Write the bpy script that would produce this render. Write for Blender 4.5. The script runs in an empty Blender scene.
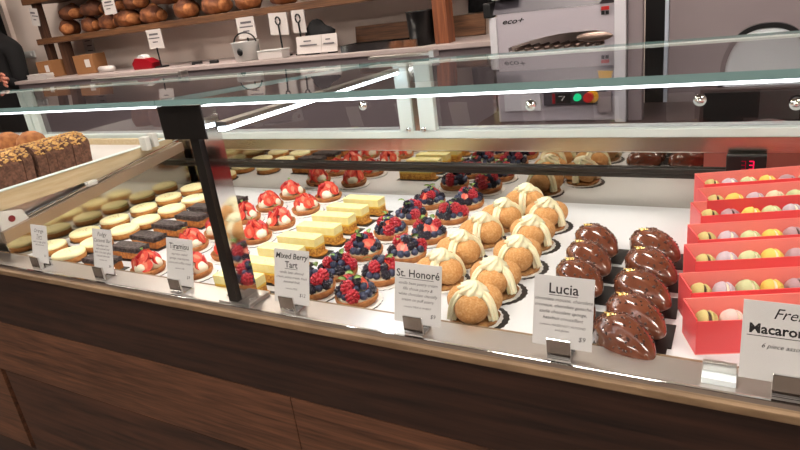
import bpy, bmesh, math, random
from mathutils import Vector, Matrix, Euler
rnd = random.Random(7)
PI = math.pi
S = bpy.context.scene
C = S.collection
Z0 = 0.95                       # height of the case ledge above the floor

# ------------------------------------------------------------------ materials
def srgb(r, g, b):
    def f(v):
        v /= 255.0
        return v / 12.92 if v <= 0.04045 else ((v + 0.055) / 1.055) ** 2.4
    return (f(r), f(g), f(b), 1)

def mat(name, col, rough=0.5, metal=0.0, col2=None, scale=20, detail=4, bump=0.0, bscale=None,
        sss=0.0, emit=None, estr=0.0, stretch=None, lo=0.35, hi=0.65, coat=0.0, spec=0.5):
    m = bpy.data.materials.new(name); m.use_nodes = True
    nt = m.node_tree; p = nt.nodes['Principled BSDF']
    p.inputs['Base Color'].default_value = srgb(*col)
    p.inputs['Roughness'].default_value = rough
    p.inputs['Metallic'].default_value = metal
    p.inputs['Specular IOR Level'].default_value = spec
    if coat: p.inputs['Coat Weight'].default_value = coat; p.inputs['Coat Roughness'].default_value = 0.08
    if sss:
        p.inputs['Subsurface Weight'].default_value = sss
        p.inputs['Subsurface Radius'].default_value = (0.01, 0.006, 0.004)
        p.inputs['Subsurface Scale'].default_value = 0.3
    if emit:
        p.inputs['Emission Color'].default_value = srgb(*emit); p.inputs['Emission Strength'].default_value = estr
    if col2 or bump:
        tc = nt.nodes.new('ShaderNodeTexCoord'); mp = nt.nodes.new('ShaderNodeMapping')
        nt.links.new(tc.outputs['Object'], mp.inputs['Vector'])
        if stretch: mp.inputs['Scale'].default_value = stretch
    if col2:
        n = nt.nodes.new('ShaderNodeTexNoise'); n.inputs['Scale'].default_value = scale; n.inputs['Detail'].default_value = detail
        nt.links.new(mp.outputs['Vector'], n.inputs['Vector'])
        r = nt.nodes.new('ShaderNodeValToRGB')
        r.color_ramp.elements[0].position = lo; r.color_ramp.elements[1].position = hi
        r.color_ramp.elements[0].color = srgb(*col); r.color_ramp.elements[1].color = srgb(*col2)
        nt.links.new(n.outputs['Fac'], r.inputs['Fac']); nt.links.new(r.outputs['Color'], p.inputs['Base Color'])
    if bump:
        n2 = nt.nodes.new('ShaderNodeTexNoise'); n2.inputs['Scale'].default_value = bscale or scale
        n2.inputs['Detail'].default_value = 5
        nt.links.new(mp.outputs['Vector'], n2.inputs['Vector'])
        b = nt.nodes.new('ShaderNodeBump'); b.inputs['Strength'].default_value = bump; b.inputs['Distance'].default_value = 0.004
        nt.links.new(n2.outputs['Fac'], b.inputs['Height']); nt.links.new(b.outputs['Normal'], p.inputs['Normal'])
    return m

def wood(name, dark, light, rough=0.45, sc=1.0, bump=0.15, axis='x'):
    m = bpy.data.materials.new(name); m.use_nodes = True
    nt = m.node_tree; p = nt.nodes['Principled BSDF']; p.inputs['Roughness'].default_value = rough
    tc = nt.nodes.new('ShaderNodeTexCoord'); mp = nt.nodes.new('ShaderNodeMapping')
    nt.links.new(tc.outputs['Object'], mp.inputs['Vector'])
    mp.inputs['Scale'].default_value = {'x': (0.6*sc, 11*sc, 11*sc), 'y': (11*sc, 0.6*sc, 11*sc), 'z': (11*sc, 11*sc, 0.6*sc)}[axis]
    n = nt.nodes.new('ShaderNodeTexNoise'); n.inputs['Scale'].default_value = 3.0; n.inputs['Detail'].default_value = 9
    n.inputs['Distortion'].default_value = 1.4
    nt.links.new(mp.outputs['Vector'], n.inputs['Vector'])
    n3 = nt.nodes.new('ShaderNodeTexNoise'); n3.inputs['Scale'].default_value = 14; n3.inputs['Detail'].default_value = 6
    nt.links.new(mp.outputs['Vector'], n3.inputs['Vector'])
    mx = nt.nodes.new('ShaderNodeMath'); mx.operation = 'MULTIPLY_ADD'; mx.inputs[1].default_value = 0.45
    nt.links.new(n3.outputs['Fac'], mx.inputs[0])
    m2 = nt.nodes.new('ShaderNodeMath'); m2.operation = 'MULTIPLY'; m2.inputs[1].default_value = 0.6
    nt.links.new(n.outputs['Fac'], m2.inputs[0]); nt.links.new(m2.outputs[0], mx.inputs[2])
    r = nt.nodes.new('ShaderNodeValToRGB')
    r.color_ramp.elements[0].position = 0.38; r.color_ramp.elements[1].position = 0.66
    r.color_ramp.elements[0].color = srgb(*dark); r.color_ramp.elements[1].color = srgb(*light)
    nt.links.new(mx.outputs[0], r.inputs['Fac']); nt.links.new(r.outputs['Color'], p.inputs['Base Color'])
    b = nt.nodes.new('ShaderNodeBump'); b.inputs['Strength'].default_value = bump; b.inputs['Distance'].default_value = 0.002
    nt.links.new(mx.outputs[0], b.inputs['Height']); nt.links.new(b.outputs['Normal'], p.inputs['Normal'])
    return m

def glass(name, tint=(1, 1, 1), ior=1.45, boost=1.0, rough=0.0):
    m = bpy.data.materials.new(name); m.use_nodes = True
    nt = m.node_tree; nt.nodes.clear()
    o = nt.nodes.new('ShaderNodeOutputMaterial'); mix = nt.nodes.new('ShaderNodeMixShader')
    t = nt.nodes.new('ShaderNodeBsdfTransparent'); t.inputs['Color'].default_value = (*tint, 1)
    g = nt.nodes.new('ShaderNodeBsdfGlossy'); g.inputs['Roughness'].default_value = rough
    f = nt.nodes.new('ShaderNodeFresnel'); f.inputs['IOR'].default_value = ior
    k = nt.nodes.new('ShaderNodeMath'); k.operation = 'MULTIPLY'; k.inputs[1].default_value = boost; k.use_clamp = True
    ge = nt.nodes.new('ShaderNodeNewGeometry'); iv = nt.nodes.new('ShaderNodeMath'); iv.operation = 'SUBTRACT'; iv.inputs[0].default_value = 1.0
    nt.links.new(ge.outputs['Backfacing'], iv.inputs[1])          # only the entry face reflects: a ray that goes straight through has no total reflection inside
    k2 = nt.nodes.new('ShaderNodeMath'); k2.operation = 'MULTIPLY'; nt.links.new(iv.outputs[0], k2.inputs[0])
    nt.links.new(f.outputs[0], k.inputs[0]); nt.links.new(k.outputs[0], k2.inputs[1]); nt.links.new(k2.outputs[0], mix.inputs[0])
    nt.links.new(t.outputs[0], mix.inputs[1]); nt.links.new(g.outputs[0], mix.inputs[2]); nt.links.new(mix.outputs[0], o.inputs[0])
    return m

def emission(name, col, s):
    m = bpy.data.materials.new(name); m.use_nodes = True
    nt = m.node_tree; nt.nodes.clear()
    o = nt.nodes.new('ShaderNodeOutputMaterial'); e = nt.nodes.new('ShaderNodeEmission')
    e.inputs[0].default_value = srgb(*col); e.inputs[1].default_value = s; nt.links.new(e.outputs[0], o.inputs[0])
    return m

M = {}
M['plank_dark'] = wood('walnut_dark', (22, 12, 9), (56, 34, 25), 0.5, 1.0)
M['plank_mid'] = wood('walnut_mid', (58, 36, 25), (108, 71, 50), 0.5, 1.3)
M['plank_low'] = wood('walnut_knotty', (30, 17, 12), (78, 48, 34), 0.55, 0.8)
M['edge'] = mat('maple_edge', (112, 90, 66), 0.6, col2=(142, 118, 90), scale=60, stretch=(0.2, 1, 1))
M['steel'] = mat('brushed_steel', (205, 200, 195), 0.28, 1.0, bump=0.05, bscale=60, stretch=(1, 40, 40))
M['ledge'] = mat('ledge_steel', (214, 208, 204), 0.3, 1.0, col2=(210, 204, 200), scale=8)
M['band'] = mat('band_steel', (188, 178, 166), 0.25, 1.0, col2=(206, 200, 190), scale=4, stretch=(1, 8, 8))
M['railbrown'] = mat('steel_wood_reflection', (168, 148, 130), 0.4, 0.7)  # brown of the reflected wood is put into the rail's steel colour
M['mirror'] = mat('rear_mirror', (182, 177, 170), 0.03, 1.0)
M['side_mirror'] = mat('partition_mirror', (180, 173, 158), 0.12, 1.0)
M['chrome'] = mat('polished_steel', (225, 225, 225), 0.06, 1.0)
M['darkmetal'] = mat('dark_anodised_metal', (46, 43, 42), 0.35, 0.6)
M['rail'] = mat('rail_dark', (62, 58, 54), 0.35, 0.7)
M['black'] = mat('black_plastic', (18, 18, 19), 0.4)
M['white_frame'] = mat('white_aluminium', (212, 224, 222), 0.35)
M['deck'] = mat('white_deck', (214, 216, 219), 0.35)
M['glass'] = glass('clear_glass', (0.99, 0.997, 0.994), 1.45, 0.8)
M['topglass'] = glass('top_glass', (0.965, 0.985, 0.98), 1.5, 0.7, 0.015)
M['rearglass'] = glass('rear_glass', (0.78, 0.78, 0.80), 1.5, 2.5)
M['glass_edge'] = mat('glass_edge', (122, 154, 154), 0.15, coat=0.5)
M['led'] = emission('led_strip', (250, 250, 255), 6.0)
M['led_hot'] = emission('led_strip_side', (235, 246, 255), 16.0)
M['lamp'] = emission('ceiling_lamp', (255, 241, 229), 56.0)
M['red_digit'] = emission('red_digit', (255, 20, 70), 2.2)
M['dim_digit'] = emission('dim_digit', (190, 10, 50), 0.5)
M['green_lit'] = emission('green_lit', (40, 250, 160), 1.1)
M['wall'] = mat('beige_wall', (224, 208, 197), 0.8, col2=(230, 215, 205), scale=3)
M['wall_dark'] = mat('dark_wall', (70, 62, 58), 0.8)
M['floor'] = mat('floor_tile', (92, 80, 72), 0.5, col2=(110, 96, 86), scale=4)
M['ceiling'] = mat('ceiling', (120, 106, 98), 0.9)
M['shelfwood'] = wood('shelf_wood', (66, 40, 24), (122, 82, 50), 0.6, 1.5)
M['postwood'] = wood('post_wood', (96, 50, 28), (150, 88, 52), 0.5, 1.2, axis='z')
M['postdark'] = wood('post_dark', (52, 30, 20), (84, 54, 36), 0.6, 1.2, axis='z')
M['paper'] = mat('paper', (200, 193, 189), 0.6)
M['card'] = mat('card_stock', (206, 204, 203), 0.5)
M['ink'] = mat('ink', (28, 26, 28), 0.6)
M['grey_ink'] = mat('grey_ink', (92, 88, 92), 0.6)
# food
M['biscuit'] = mat('biscuit', (196, 134, 66), 0.7, col2=(168, 104, 46), scale=120, bump=0.4, bscale=250)
M['glaze'] = mat('pale_glaze', (246, 236, 186), 0.4, sss=0.15, spec=0.4)
M['zest'] = mat('zest', (150, 128, 78), 0.6)
M['doily'] = mat('doily', (240, 238, 234), 0.7)
M['board'] = mat('black_board', (22, 19, 18), 0.5)
M['goldboard'] = mat('gold_board', (196, 136, 58), 0.4, 0.3)
M['choc'] = mat('dark_chocolate', (42, 28, 26), 0.4, col2=(98, 86, 86), scale=170, lo=0.42, hi=0.66, bump=1.0, bscale=170, spec=0.4)
M['cake'] = mat('orange_cake', (206, 132, 58), 0.8, col2=(158, 88, 38), scale=160, bump=0.6, bscale=260)
M['mousse'] = mat('lemon_mousse', (236, 222, 148), 0.5, sss=0.15, col2=(240, 230, 168), scale=60)
M['crumbcake'] = mat('crumb_cake', (226, 172, 74), 0.85, col2=(170, 106, 38), scale=220, bump=0.8, bscale=300)
M['curd'] = mat('yellow_curd', (232, 190, 66), 0.4)
M['straw'] = mat('strawberry_skin', (170, 26, 32), 0.3, col2=(204, 44, 42), scale=60, bump=0.3, bscale=300, coat=0.3)
M['strawcut'] = mat('strawberry_flesh', (232, 100, 74), 0.45, col2=(214, 52, 40), scale=160, coat=0.15)
M['strawcore'] = mat('strawberry_core', (234, 132, 104), 0.3)
M['cream'] = mat('vanilla_cream', (236, 230, 208), 0.5, sss=0.2)
M['pipecream'] = mat('piped_cream', (236, 229, 194), 0.45, sss=0.2)
M['leaf'] = mat('mint_leaf', (118, 158, 76), 0.5, col2=(164, 192, 112), scale=80)
M['rasp'] = mat('raspberry', (182, 34, 50), 0.35, sss=0.1, coat=0.3)
M['black_b'] = mat('blackberry', (30, 24, 42), 0.25, coat=0.5)
M['blue_b'] = mat('blueberry', (30, 34, 58), 0.45, col2=(66, 74, 104), scale=60)
M['crust'] = mat('tart_crust', (186, 122, 66), 0.75, col2=(150, 90, 46), scale=90, bump=0.4, bscale=240)
M['choux'] = mat('choux', (190, 134, 76), 0.85, col2=(214, 170, 116), scale=300, lo=0.40, hi=0.75, bump=0.5, bscale=220)
M['puff'] = mat('puff_base', (188, 140, 84), 0.8, col2=(140, 94, 52), scale=180, bump=0.6)
M['milkchoc'] = mat('milk_chocolate', (98, 52, 34), 0.2, col2=(116, 66, 46), scale=40, coat=0.7, spec=0.6)
M['nib'] = mat('cocoa_nib', (56, 27, 19), 0.35, coat=0.4)
M['goldleaf'] = mat('gold_leaf', (242, 210, 128), 0.35, 0.5)
M['red'] = mat('red_card', (232, 76, 80), 0.4, coat=0.25)
M['red_in'] = mat('red_card_inside', (244, 136, 128), 0.6)
M['film'] = glass('clear_film', (1, 1, 1), 1.45, 0.8, 0.12)
M['fill_dark'] = mat('dark_ganache', (60, 36, 28), 0.5)
M['fill_pale'] = mat('pale_cream_filling', (236, 222, 196), 0.5)
MAC = {'pistachio': (206, 190, 120), 'lilac': (198, 180, 190), 'green': (204, 208, 156), 'yellow': (238, 200, 92), 'mauve': (182, 146, 152), 'ivory': (226, 206, 174), 'pink': (220, 190, 182)}
for k, v in MAC.items(): M['mac_' + k] = mat('macaron_' + k, tuple(int(q*0.93) for q in v), 0.6, bump=0.15, bscale=300)  # colours darkened slightly for the shade under the box lids
M['loafcake'] = mat('chocolate_loaf', (132, 94, 76), 0.9, col2=(92, 62, 50), scale=110, bump=0.9, bscale=160)
M['nuts'] = mat('nut_topping', (226, 186, 118), 0.75, col2=(190, 136, 74), scale=60, bump=0.5)
M['traywood'] = mat('maple_tray', (206, 188, 156), 0.5, col2=(194, 172, 136), scale=20, stretch=(6, 0.6, 6))
M['bread'] = mat('bread_crust', (88, 46, 24), 0.8, col2=(160, 98, 54), scale=22, lo=0.42, hi=0.72, bump=0.7, bscale=60)
M['bread2'] = mat('bread_crust_dark', (72, 38, 20), 0.75, col2=(124, 72, 40), scale=18, lo=0.42, hi=0.75, bump=0.7, bscale=60)
M['breadscore'] = mat('bread_score', (178, 116, 66), 0.85, col2=(132, 74, 38), scale=50, bump=0.5)
M['grey_mach'] = mat('machine_grey', (176, 170, 178), 0.45)
M['dark_mach'] = mat('machine_hood', (66, 62, 70), 0.45)
M['light_mach'] = mat('machine_frame', (204, 204, 210), 0.4)
M['blade'] = mat('blade_steel', (150, 130, 120), 0.35, 0.8)
M['fridge'] = mat('fridge_steel', (138, 127, 131), 0.5, 0.2, col2=(148, 137, 140), scale=3)
M['bluewhite'] = mat('white_lid', (232, 242, 246), 0.5)
M['counterface'] = mat('back_counter_face', (128, 116, 120), 0.5)
M['countertop'] = mat('back_counter_top', (178, 164, 160), 0.4)
M['darkbrown'] = mat('dark_brown_laminate', (74, 58, 56), 0.4)
M['redplastic'] = mat('red_plastic', (140, 16, 28), 0.3)
M['estop'] = mat('stop_button_red', (206, 44, 40), 0.35)
M['yellowplastic'] = mat('yellow_plastic', (232, 180, 40), 0.4)
M['kraft'] = mat('kraft_card', (138, 94, 56), 0.8)
M['cloth_black'] = mat('black_cloth', (14, 13, 15), 0.9)
M['skin'] = mat('skin', (212, 142, 122), 0.5, sss=0.1)
M['hair'] = mat('hair', (34, 24, 20), 0.6)
M['white_plastic'] = mat('white_plastic', (208, 208, 205), 0.4)
M['maroon'] = mat('maroon_spot', (120, 34, 40), 0.4)
M['blueedge'] = mat('door_gasket', (190, 200, 216), 0.3)

# ------------------------------------------------------------------ mesh helpers
def B(): return bmesh.new()

def box(bm, c, s, rot=None, bev=0.0, mi=0):
    mt = Matrix.Translation(c)
    if rot is not None: mt = mt @ Euler(rot).to_matrix().to_4x4()
    r = bmesh.ops.create_cube(bm, size=1.0, matrix=mt @ Matrix.Diagonal((*s, 1)))
    vs = r['verts']
    fs = set(f for v in vs for f in v.link_faces)
    for f in fs: f.material_index = mi
    if bev:
        es = list(set(e for v in vs for e in v.link_edges))
        bmesh.ops.bevel(bm, geom=es, offset=bev, segments=2, affect='EDGES', profile=0.6)
    return bm

def bx(bm, x0, x1, y0, y1, z0, z1, bev=0.0, mi=0):
    return box(bm, ((x0+x1)/2, (y0+y1)/2, (z0+z1)/2), (x1-x0, y1-y0, z1-z0), None, bev, mi)

def ball(bm, c, r, u=16, v=10, rot=None, mi=0):
    if not hasattr(r, '__len__'): r = (r, r, r)
    mt = Matrix.Translation(c)
    if rot is not None: mt = mt @ Euler(rot).to_matrix().to_4x4()
    g = bmesh.ops.create_uvsphere(bm, u_segments=u, v_segments=v, radius=1.0, matrix=mt @ Matrix.Diagonal((*r, 1)))
    for f in set(f for w in g['verts'] for f in w.link_faces): f.material_index = mi
    return g['verts']

def ico(bm, c, r, sub=1, rot=None):
    if not hasattr(r, '__len__'): r = (r, r, r)
    mt = Matrix.Translation(c)
    if rot is not None: mt = mt @ Euler(rot).to_matrix().to_4x4()
    return bmesh.ops.create_icosphere(bm, subdivisions=sub, radius=1.0, matrix=mt @ Matrix.Diagonal((*r, 1)))['verts']

def cyl(bm, p0, p1, r0, r1=None, n=16, caps=True):
    r1 = r0 if r1 is None else r1
    p0 = Vector(p0); p1 = Vector(p1); d = p1 - p0
    q = d.to_track_quat('Z', 'Y').to_matrix().to_4x4()
    return bmesh.ops.create_cone(bm, cap_ends=caps, segments=n, radius1=r0, radius2=r1, depth=d.length,
                                 matrix=Matrix.Translation((p0+p1)/2) @ q)

def lathe(bm, prof, n=32, wob=None, mi=0):
    rings = []
    for k, (r, z) in enumerate(prof):
        if r < 1e-6: rings.append([bm.verts.new((0, 0, z))])
        else:
            ring = []
            for i in range(n):
                a = 2*PI*i/n; rr = r*(wob(a, k) if wob else 1)
                ring.append(bm.verts.new((rr*math.cos(a), rr*math.sin(a), z)))
            rings.append(ring)
    for a, b in zip(rings, rings[1:]):
        for i in range(n):
            j = (i+1) % n
            if len(a) == 1 and len(b) == 1: continue
            if len(a) == 1: f = bm.faces.new((a[0], b[i], b[j]))
            elif len(b) == 1: f = bm.faces.new((a[i], b[0], a[j]))
            else: f = bm.faces.new((a[i], b[i], b[j], a[j]))
            f.material_index = mi
    bmesh.ops.recalc_face_normals(bm, faces=bm.faces[:])
    return bm

def sweep(bm, path, rad, n=8, sect=None, twist=0.0, up=Vector((0, 0, 1))):
    """tube along path; rad list; sect(i angle) multiplies radius"""
    P = [Vector(p) for p in path]; rings = []
    for k, p in enumerate(P):
        t = (P[min(k+1, len(P)-1)] - P[max(k-1, 0)]).normalized()
        s = t.cross(up)
        if s.length < 1e-4: s = t.cross(Vector((1, 0, 0)))
        s.normalize(); w = s.cross(t)
        r = rad[k] if hasattr(rad, '__len__') else rad
        ring = []
        for i in range(n):
            a = 2*PI*i/n; m = sect(a + twist*k) if sect else 1
            ring.append(bm.verts.new(p + (s*math.cos(a) + w*math.sin(a))*r*m))
        rings.append(ring)
    for a, b in zip(rings, rings[1:]):
        for i in range(n):
            j = (i+1) % n; bm.faces.new((a[i], a[j], b[j], b[i]))
    bm.faces.new(rings[0][::-1]); bm.faces.new(rings[-1])
    bmesh.ops.recalc_face_normals(bm, faces=bm.faces[:])
    return bm

def prism(bm, poly, y0, y1, axis='y'):
    """poly in (a,b); extruded along axis"""
    def P(a, b, t):
        return {'y': (a, t, b), 'x': (t, a, b), 'z': (a, b, t)}[axis]
    A = [bm.verts.new(P(a, b, y0)) for a, b in poly]; D = [bm.verts.new(P(a, b, y1)) for a, b in poly]
    n = len(poly)
    bm.faces.new(A); bm.faces.new(D[::-1])
    for i in range(n): bm.faces.new((A[i], D[i], D[(i+1) % n], A[(i+1) % n]))
    bmesh.ops.recalc_face_normals(bm, faces=bm.faces[:])
    return bm

def obj(name, bm, m, parent=None, smooth=False, mods=None, ang=None):
    me = bpy.data.meshes.new(name); bm.to_mesh(me); bm.free()
    for x in (m if isinstance(m, (list, tuple)) else [m]): me.materials.append(M[x] if isinstance(x, str) else x)
    if smooth:
        for p in me.polygons: p.use_smooth = True
    o = bpy.data.objects.new(name, me); C.objects.link(o)
    if smooth and ang: me.set_sharp_from_angle(angle=math.radians(ang))
    if parent: o.parent = parent
    return o

def tag(o, label=None, cat=None, group=None, kind=None):
    if label: o['label'] = label
    if cat: o['category'] = cat
    if group: o['group'] = group
    if kind: o['kind'] = kind
    return o

def thing(name, label, cat, loc=(0, 0, 0), rz=0, group=None):
    o = bpy.data.objects.new(name, None); C.objects.link(o); o.empty_display_size = 0.02
    o.location = loc; o.rotation_euler = (0, 0, rz)
    return tag(o, label, cat, group)

def kids(o): return [c for c in o.children]

def dup(root, loc, rz, label, group=None):
    def cp(o, parent):
        c = o.copy(); C.objects.link(c)
        if parent is not None: c.parent = parent
        for ch in kids(o): cp(ch, c)
        return c
    r = cp(root, None); r.location = loc; r.rotation_euler = (0, 0, rz); r['label'] = label
    if group: r['group'] = group
    return r

def struct(name, bm, m, label=None):
    o = obj(name, bm, m); o['kind'] = 'structure'
    if label: o['label'] = label
    return o

ORD = ['front-most', 'second from the front', 'third from the front', 'fourth from the front', 'fifth from the front', 'sixth from the front', 'seventh from the front', 'eighth from the front']

# ------------------------------------------------------------------ text
def text_mesh(lines, name, parent, m, loc, rot=None):
    """lines: list of (string, size, x, z, shear, bold, xscale) on the XZ plane; returns one mesh object"""
    me_all = bmesh.new()
    for (s, size, x, z, shear, bold, xs) in lines:
        cu = bpy.data.curves.new('t', 'FONT'); cu.body = s; cu.size = size; cu.align_x = 'CENTER'; cu.shear = shear
        cu.offset = bold; cu.resolution_u = 2; cu.fill_mode = 'FRONT'
        to = bpy.data.objects.new('t', cu); C.objects.link(to)
        bpy.context.view_layer.update()
        dg = bpy.context.evaluated_depsgraph_get()
        me = bpy.data.meshes.new_from_object(to.evaluated_get(dg))
        bm = bmesh.new(); bm.from_mesh(me)
        for v in bm.verts: v.co = Vector((v.co.x*xs + x, 0, v.co.y + z))
        tmp = bpy.data.meshes.new('t2'); bm.to_mesh(tmp); bm.free()
        me_all.from_mesh(tmp); bpy.data.meshes.remove(tmp); bpy.data.meshes.remove(me)
        bpy.data.objects.remove(to); bpy.data.curves.remove(cu)
    o = obj(name, me_all, m, parent); o.location = loc
    if rot: o.rotation_euler = rot
    return o

# ================================================================== ROOM
b = B(); bx(b, -6.5, 2.6, -2.6, 2.9, -Z0-0.1, -Z0); struct('floor', b, 'floor')
b = B(); bx(b, -6.5, 2.6, -2.6, 2.9, 1.75, 1.85); struct('ceiling', b, 'ceiling')
b = B(); bx(b, -4.58, 2.5, 2.66, 2.78, -Z0, 1.75); struct('wall_back', b, 'wall')
b = B(); bx(b, 2.5, 2.6, -2.6, 2.9, -Z0, 1.75); struct('wall_right', b, 'wall')
b = B(); bx(b, -6.5, -6.4, -2.6, 2.9, -Z0, 1.75); struct('wall_left', b, 'wall_dark')
b = B(); bx(b, -6.4, 2.5, -2.6, -2.5, -Z0, 1.75); struct('wall_front', b, 'wall_dark')
b = B(); bx(b, -6.4, -4.58, 2.8, 2.9, -Z0, 1.75); struct('wall_alcove', b, 'black')  # black colour stands in for the darkness of the room beyond
# white light switch and paper notice on the back wall
t = thing('light_switch', 'white light switch plate on the beige wall beside the bread shelf', 'switch', (-4.47, 2.652, 0.40))
b = B(); box(b, (0, 0, 0), (0.13, 0.012, 0.045), None, 0.003); obj('plate', b, 'white_plastic', t)
b = B(); box(b, (0.02, -0.008, 0), (0.03, 0.008, 0.02), None, 0.002); obj('rocker', b, 'white_plastic', t)
def notice(x, y, z, w, h, label, rz=0.0):
    t = thing('paper_notice', label, 'notice', (x, y, z), rz)
    b = B(); box(b, (0, 0, 0), (w, 0.003, h)); obj('sheet', b, 'paper', t)
    b = B()
    for k in range(4): box(b, (rnd.uniform(-.01, .01), -0.002, h*(0.3-0.18*k)), (w*rnd.uniform(.45, .7), 0.001, h*0.04))
    obj('printing', b, 'grey_ink', t)
notice(-4.22, 2.655, 0.27, 0.11, 0.13, 'white paper notice on the wall low beside the dark doorway')
notice(-3.78, 2.655, 0.60, 0.13, 0.13, 'white paper sheet on the wall between the two bread shelves')
notice(-3.80, 2.655, 0.42, 0.10, 0.17, 'tall white paper sheet on the wall just under the lower bread shelf')

# ceiling lamps; aisle and three far front ones are added fill for the back wall
def lamp(x, y, label):
    t = thing('ceiling_lamp', label, 'lamp', (x, y, 1.75), 0, 'ceiling lamps')
    b = B(); bx(b, -0.35, 0.35, -0.14, 0.14, -0.05, -0.0); obj('housing', b, 'white_plastic', t)
    b = B(); bx(b, -0.33, 0.33, -0.12, 0.12, -0.056, -0.0505); obj('diffuser', b, 'lamp', t)
for x, y, l in [(-2.6, 2.0, 'ceiling lamp above the bread shelf'), (-0.6, 1.45, 'ceiling lamp above the bread slicer'), (-3.0, 1.1, 'added fill lamp above the staff aisle at left'), (-2.6, -1.6, 'added fill lamp far in front of the counter at left'), (-0.4, -1.6, 'added fill lamp far in front of the counter, behind the viewer'), (1.6, -1.5, 'added fill lamp far in front of the counter at right'), (-3.2, 0.0, 'ceiling lamp left of the counter'),
                (-1.0, -0.3, 'ceiling lamp in front of the counter'), (1.0, 0.4, 'ceiling lamp to the right of the counter')]:
    lamp(x, y, l)

# ================================================================== COUNTER
XL, XR = -2.75, 0.75
t = thing('wooden_counter', 'dark walnut plank counter with pale edge under the pastry case', 'counter', (0, 0.645, -Z0))
def cpart(n, bm, m, sm=False): o = obj(n, bm, m, t, sm); o.location = (0, -0.645, Z0); return o
b = B(); bx(b, XL, XR, 0.640, 0.72, -0.0175, -0.0065, 0.0015); cpart('edge_strip', b, 'edge')
b = B(); bx(b, XL, XR, 0.645, 0.665, -0.157, -0.018); cpart('plank', b, 'plank_dark')
b = B(); bx(b, XL, -0.66, 0.645, 0.665, -0.309, -0.1585); cpart('plank', b, 'plank_mid')
b = B(); bx(b, -0.658, XR, 0.645, 0.665, -0.309, -0.1585); cpart('plank', b, 'plank_mid')
b = B(); bx(b, -1.625, XR, 0.645, 0.665, -0.56, -0.3105); cpart('plank', b, 'plank_low')
b = B(); bx(b, XL, -1.650, 0.645, 0.665, -0.56, -0.3105); cpart('plank', b, 'plank_mid')
b = B(); bx(b, XL, XR, 0.645, 0.665, -0.72, -0.5615); cpart('plank', b, 'plank_dark')
b = B(); bx(b, XL, XR, 0.645, 0.665, -Z0+0.002, -0.7215); cpart('plank', b, 'plank_mid')
b = B(); bx(b, XL, XR, 0.666, 1.38, -Z0+0.002, -0.04); cpart('body', b, 'black')

# ================================================================== DISPLAY CASE
case = thing('display_case', 'refrigerated glass pastry case with steel rails on the wooden counter', 'display case', (0, 0.68, 0))
def part(n, bm, m, sm=False, parent=None):
    o = obj(n, bm, m, parent or case, sm)
    if parent is None: o.location = (0, -0.68, 0)
    return o
DZ = -0.0225
b = B(); bx(b, XL, XR, 0.648, 0.705, -0.006, 0.0, 0.001); part('front_ledge', b, 'ledge')
b = B(); bx(b, XL, XR, 0.6455, 0.650, -0.0062, 0.0035, 0.0006); part('glass_channel', b, 'chrome')
b = B(); bx(b, -1.55, XR, 0.69, 1.30, DZ-0.012, DZ); part('deck', b, 'deck')
b = B(); bx(b, XL, -1.555, 0.69, 1.30, DZ-0.012, DZ); part('deck', b, 'rail')
# rear structure
b = B(); bx(b, XL, XR, 1.300, 1.306, DZ-0.012, 0.094); part('rear_panel', b, 'mirror')
b = B(); bx(b, XL, XR, 1.290, 1.2995, 0.043, 0.052, 0.002); bx(b, XL, XR, 1.286, 1.2995, 0.0535, 0.063, 0.002); part('rail', b, 'rail')
b = B(); bx(b, XL, XR, 1.298, 1.345, 0.0945, 0.127, 0.002); part('steel_band', b, 'band')
b = B(); bx(b, XL, XR, 1.292, 1.345, 0.1275, 0.145, 0.002); part('sill', b, 'white_frame')
b = B(); bx(b, XL, XR, 1.308, 1.313, 0.1455, 0.300); part('rear_glass', b, 'rearglass')
for x0, x1 in [(-0.757, -0.720), (-0.702, -0.660), (-2.33, -2.295), (-2.285, -2.25)]:
    b = B(); bx(b, x0, x1, 1.290, 1.307, 0.1455, 0.3045, 0.002); part('stile', b, 'white_frame')
b = B(); bx(b, -0.719, -0.703, 1.296, 1.306, 0.1455, 0.3045); part('stile', b, 'band')
for x in (-0.731, -0.690):
    b = B(); cyl(b, (x, 1.284, 0.150), (x, 1.290, 0.150), 0.006, n=12); part('screw', b, 'chrome', True)
for x, z in ((-0.099, 0.198), (0.057, 0.186), (-0.86, 0.21), (-0.43, 0.198)):
    b = B(); cyl(b, (x, 1.296, z), (x, 1.308, z), 0.0115, 0.010, 20); cyl(b, (x, 1.290, z), (x, 1.296, z), 0.005, n=12); part('glass_knob', b, 'chrome', True)
b = B(); bx(b, XL, XR, 1.300, 1.325, 0.3005, 0.3045); part('rear_top_rail', b, 'white_frame')
for xa, xb in ((-1.93, -1.50), (-0.84, -0.66)):
    b = B(); bx(b, xa, xb, 1.32, 1.345, 0.317, 0.324, 0.001); bx(b, xb-0.012, xb, 1.318, 1.347, 0.312, 0.328); part('sliding_track', b, 'steel')
# top glass (two panes) with teal edges
def slab(x0, x1):
    b = B()
    ya, yb = 0.642, 1.31; zf, zr, th = 0.3415, 0.3065, 0.0085
    A = [(x0, ya, zf), (x1, ya, zf), (x1, yb, zr), (x0, yb, zr)]
    lo = [b.verts.new(p) for p in A]; hi = [b.verts.new((p[0], p[1], p[2]+(th if p[1] < 1 else 0.0045))) for p in A]
    b.faces.new(lo[::-1]); b.faces.new(hi)
    for i in range(4):
        f = b.faces.new((lo[i], lo[(i+1) % 4], hi[(i+1) % 4], hi[i])); f.material_index = 1
    bmesh.ops.recalc_face_normals(b, faces=b.faces[:])
    return b
for x0, x1 in ((XL, -0.802), (-0.800, XR)): part('top_glass', slab(x0, x1), ['topglass', 'glass_edge'])
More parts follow.
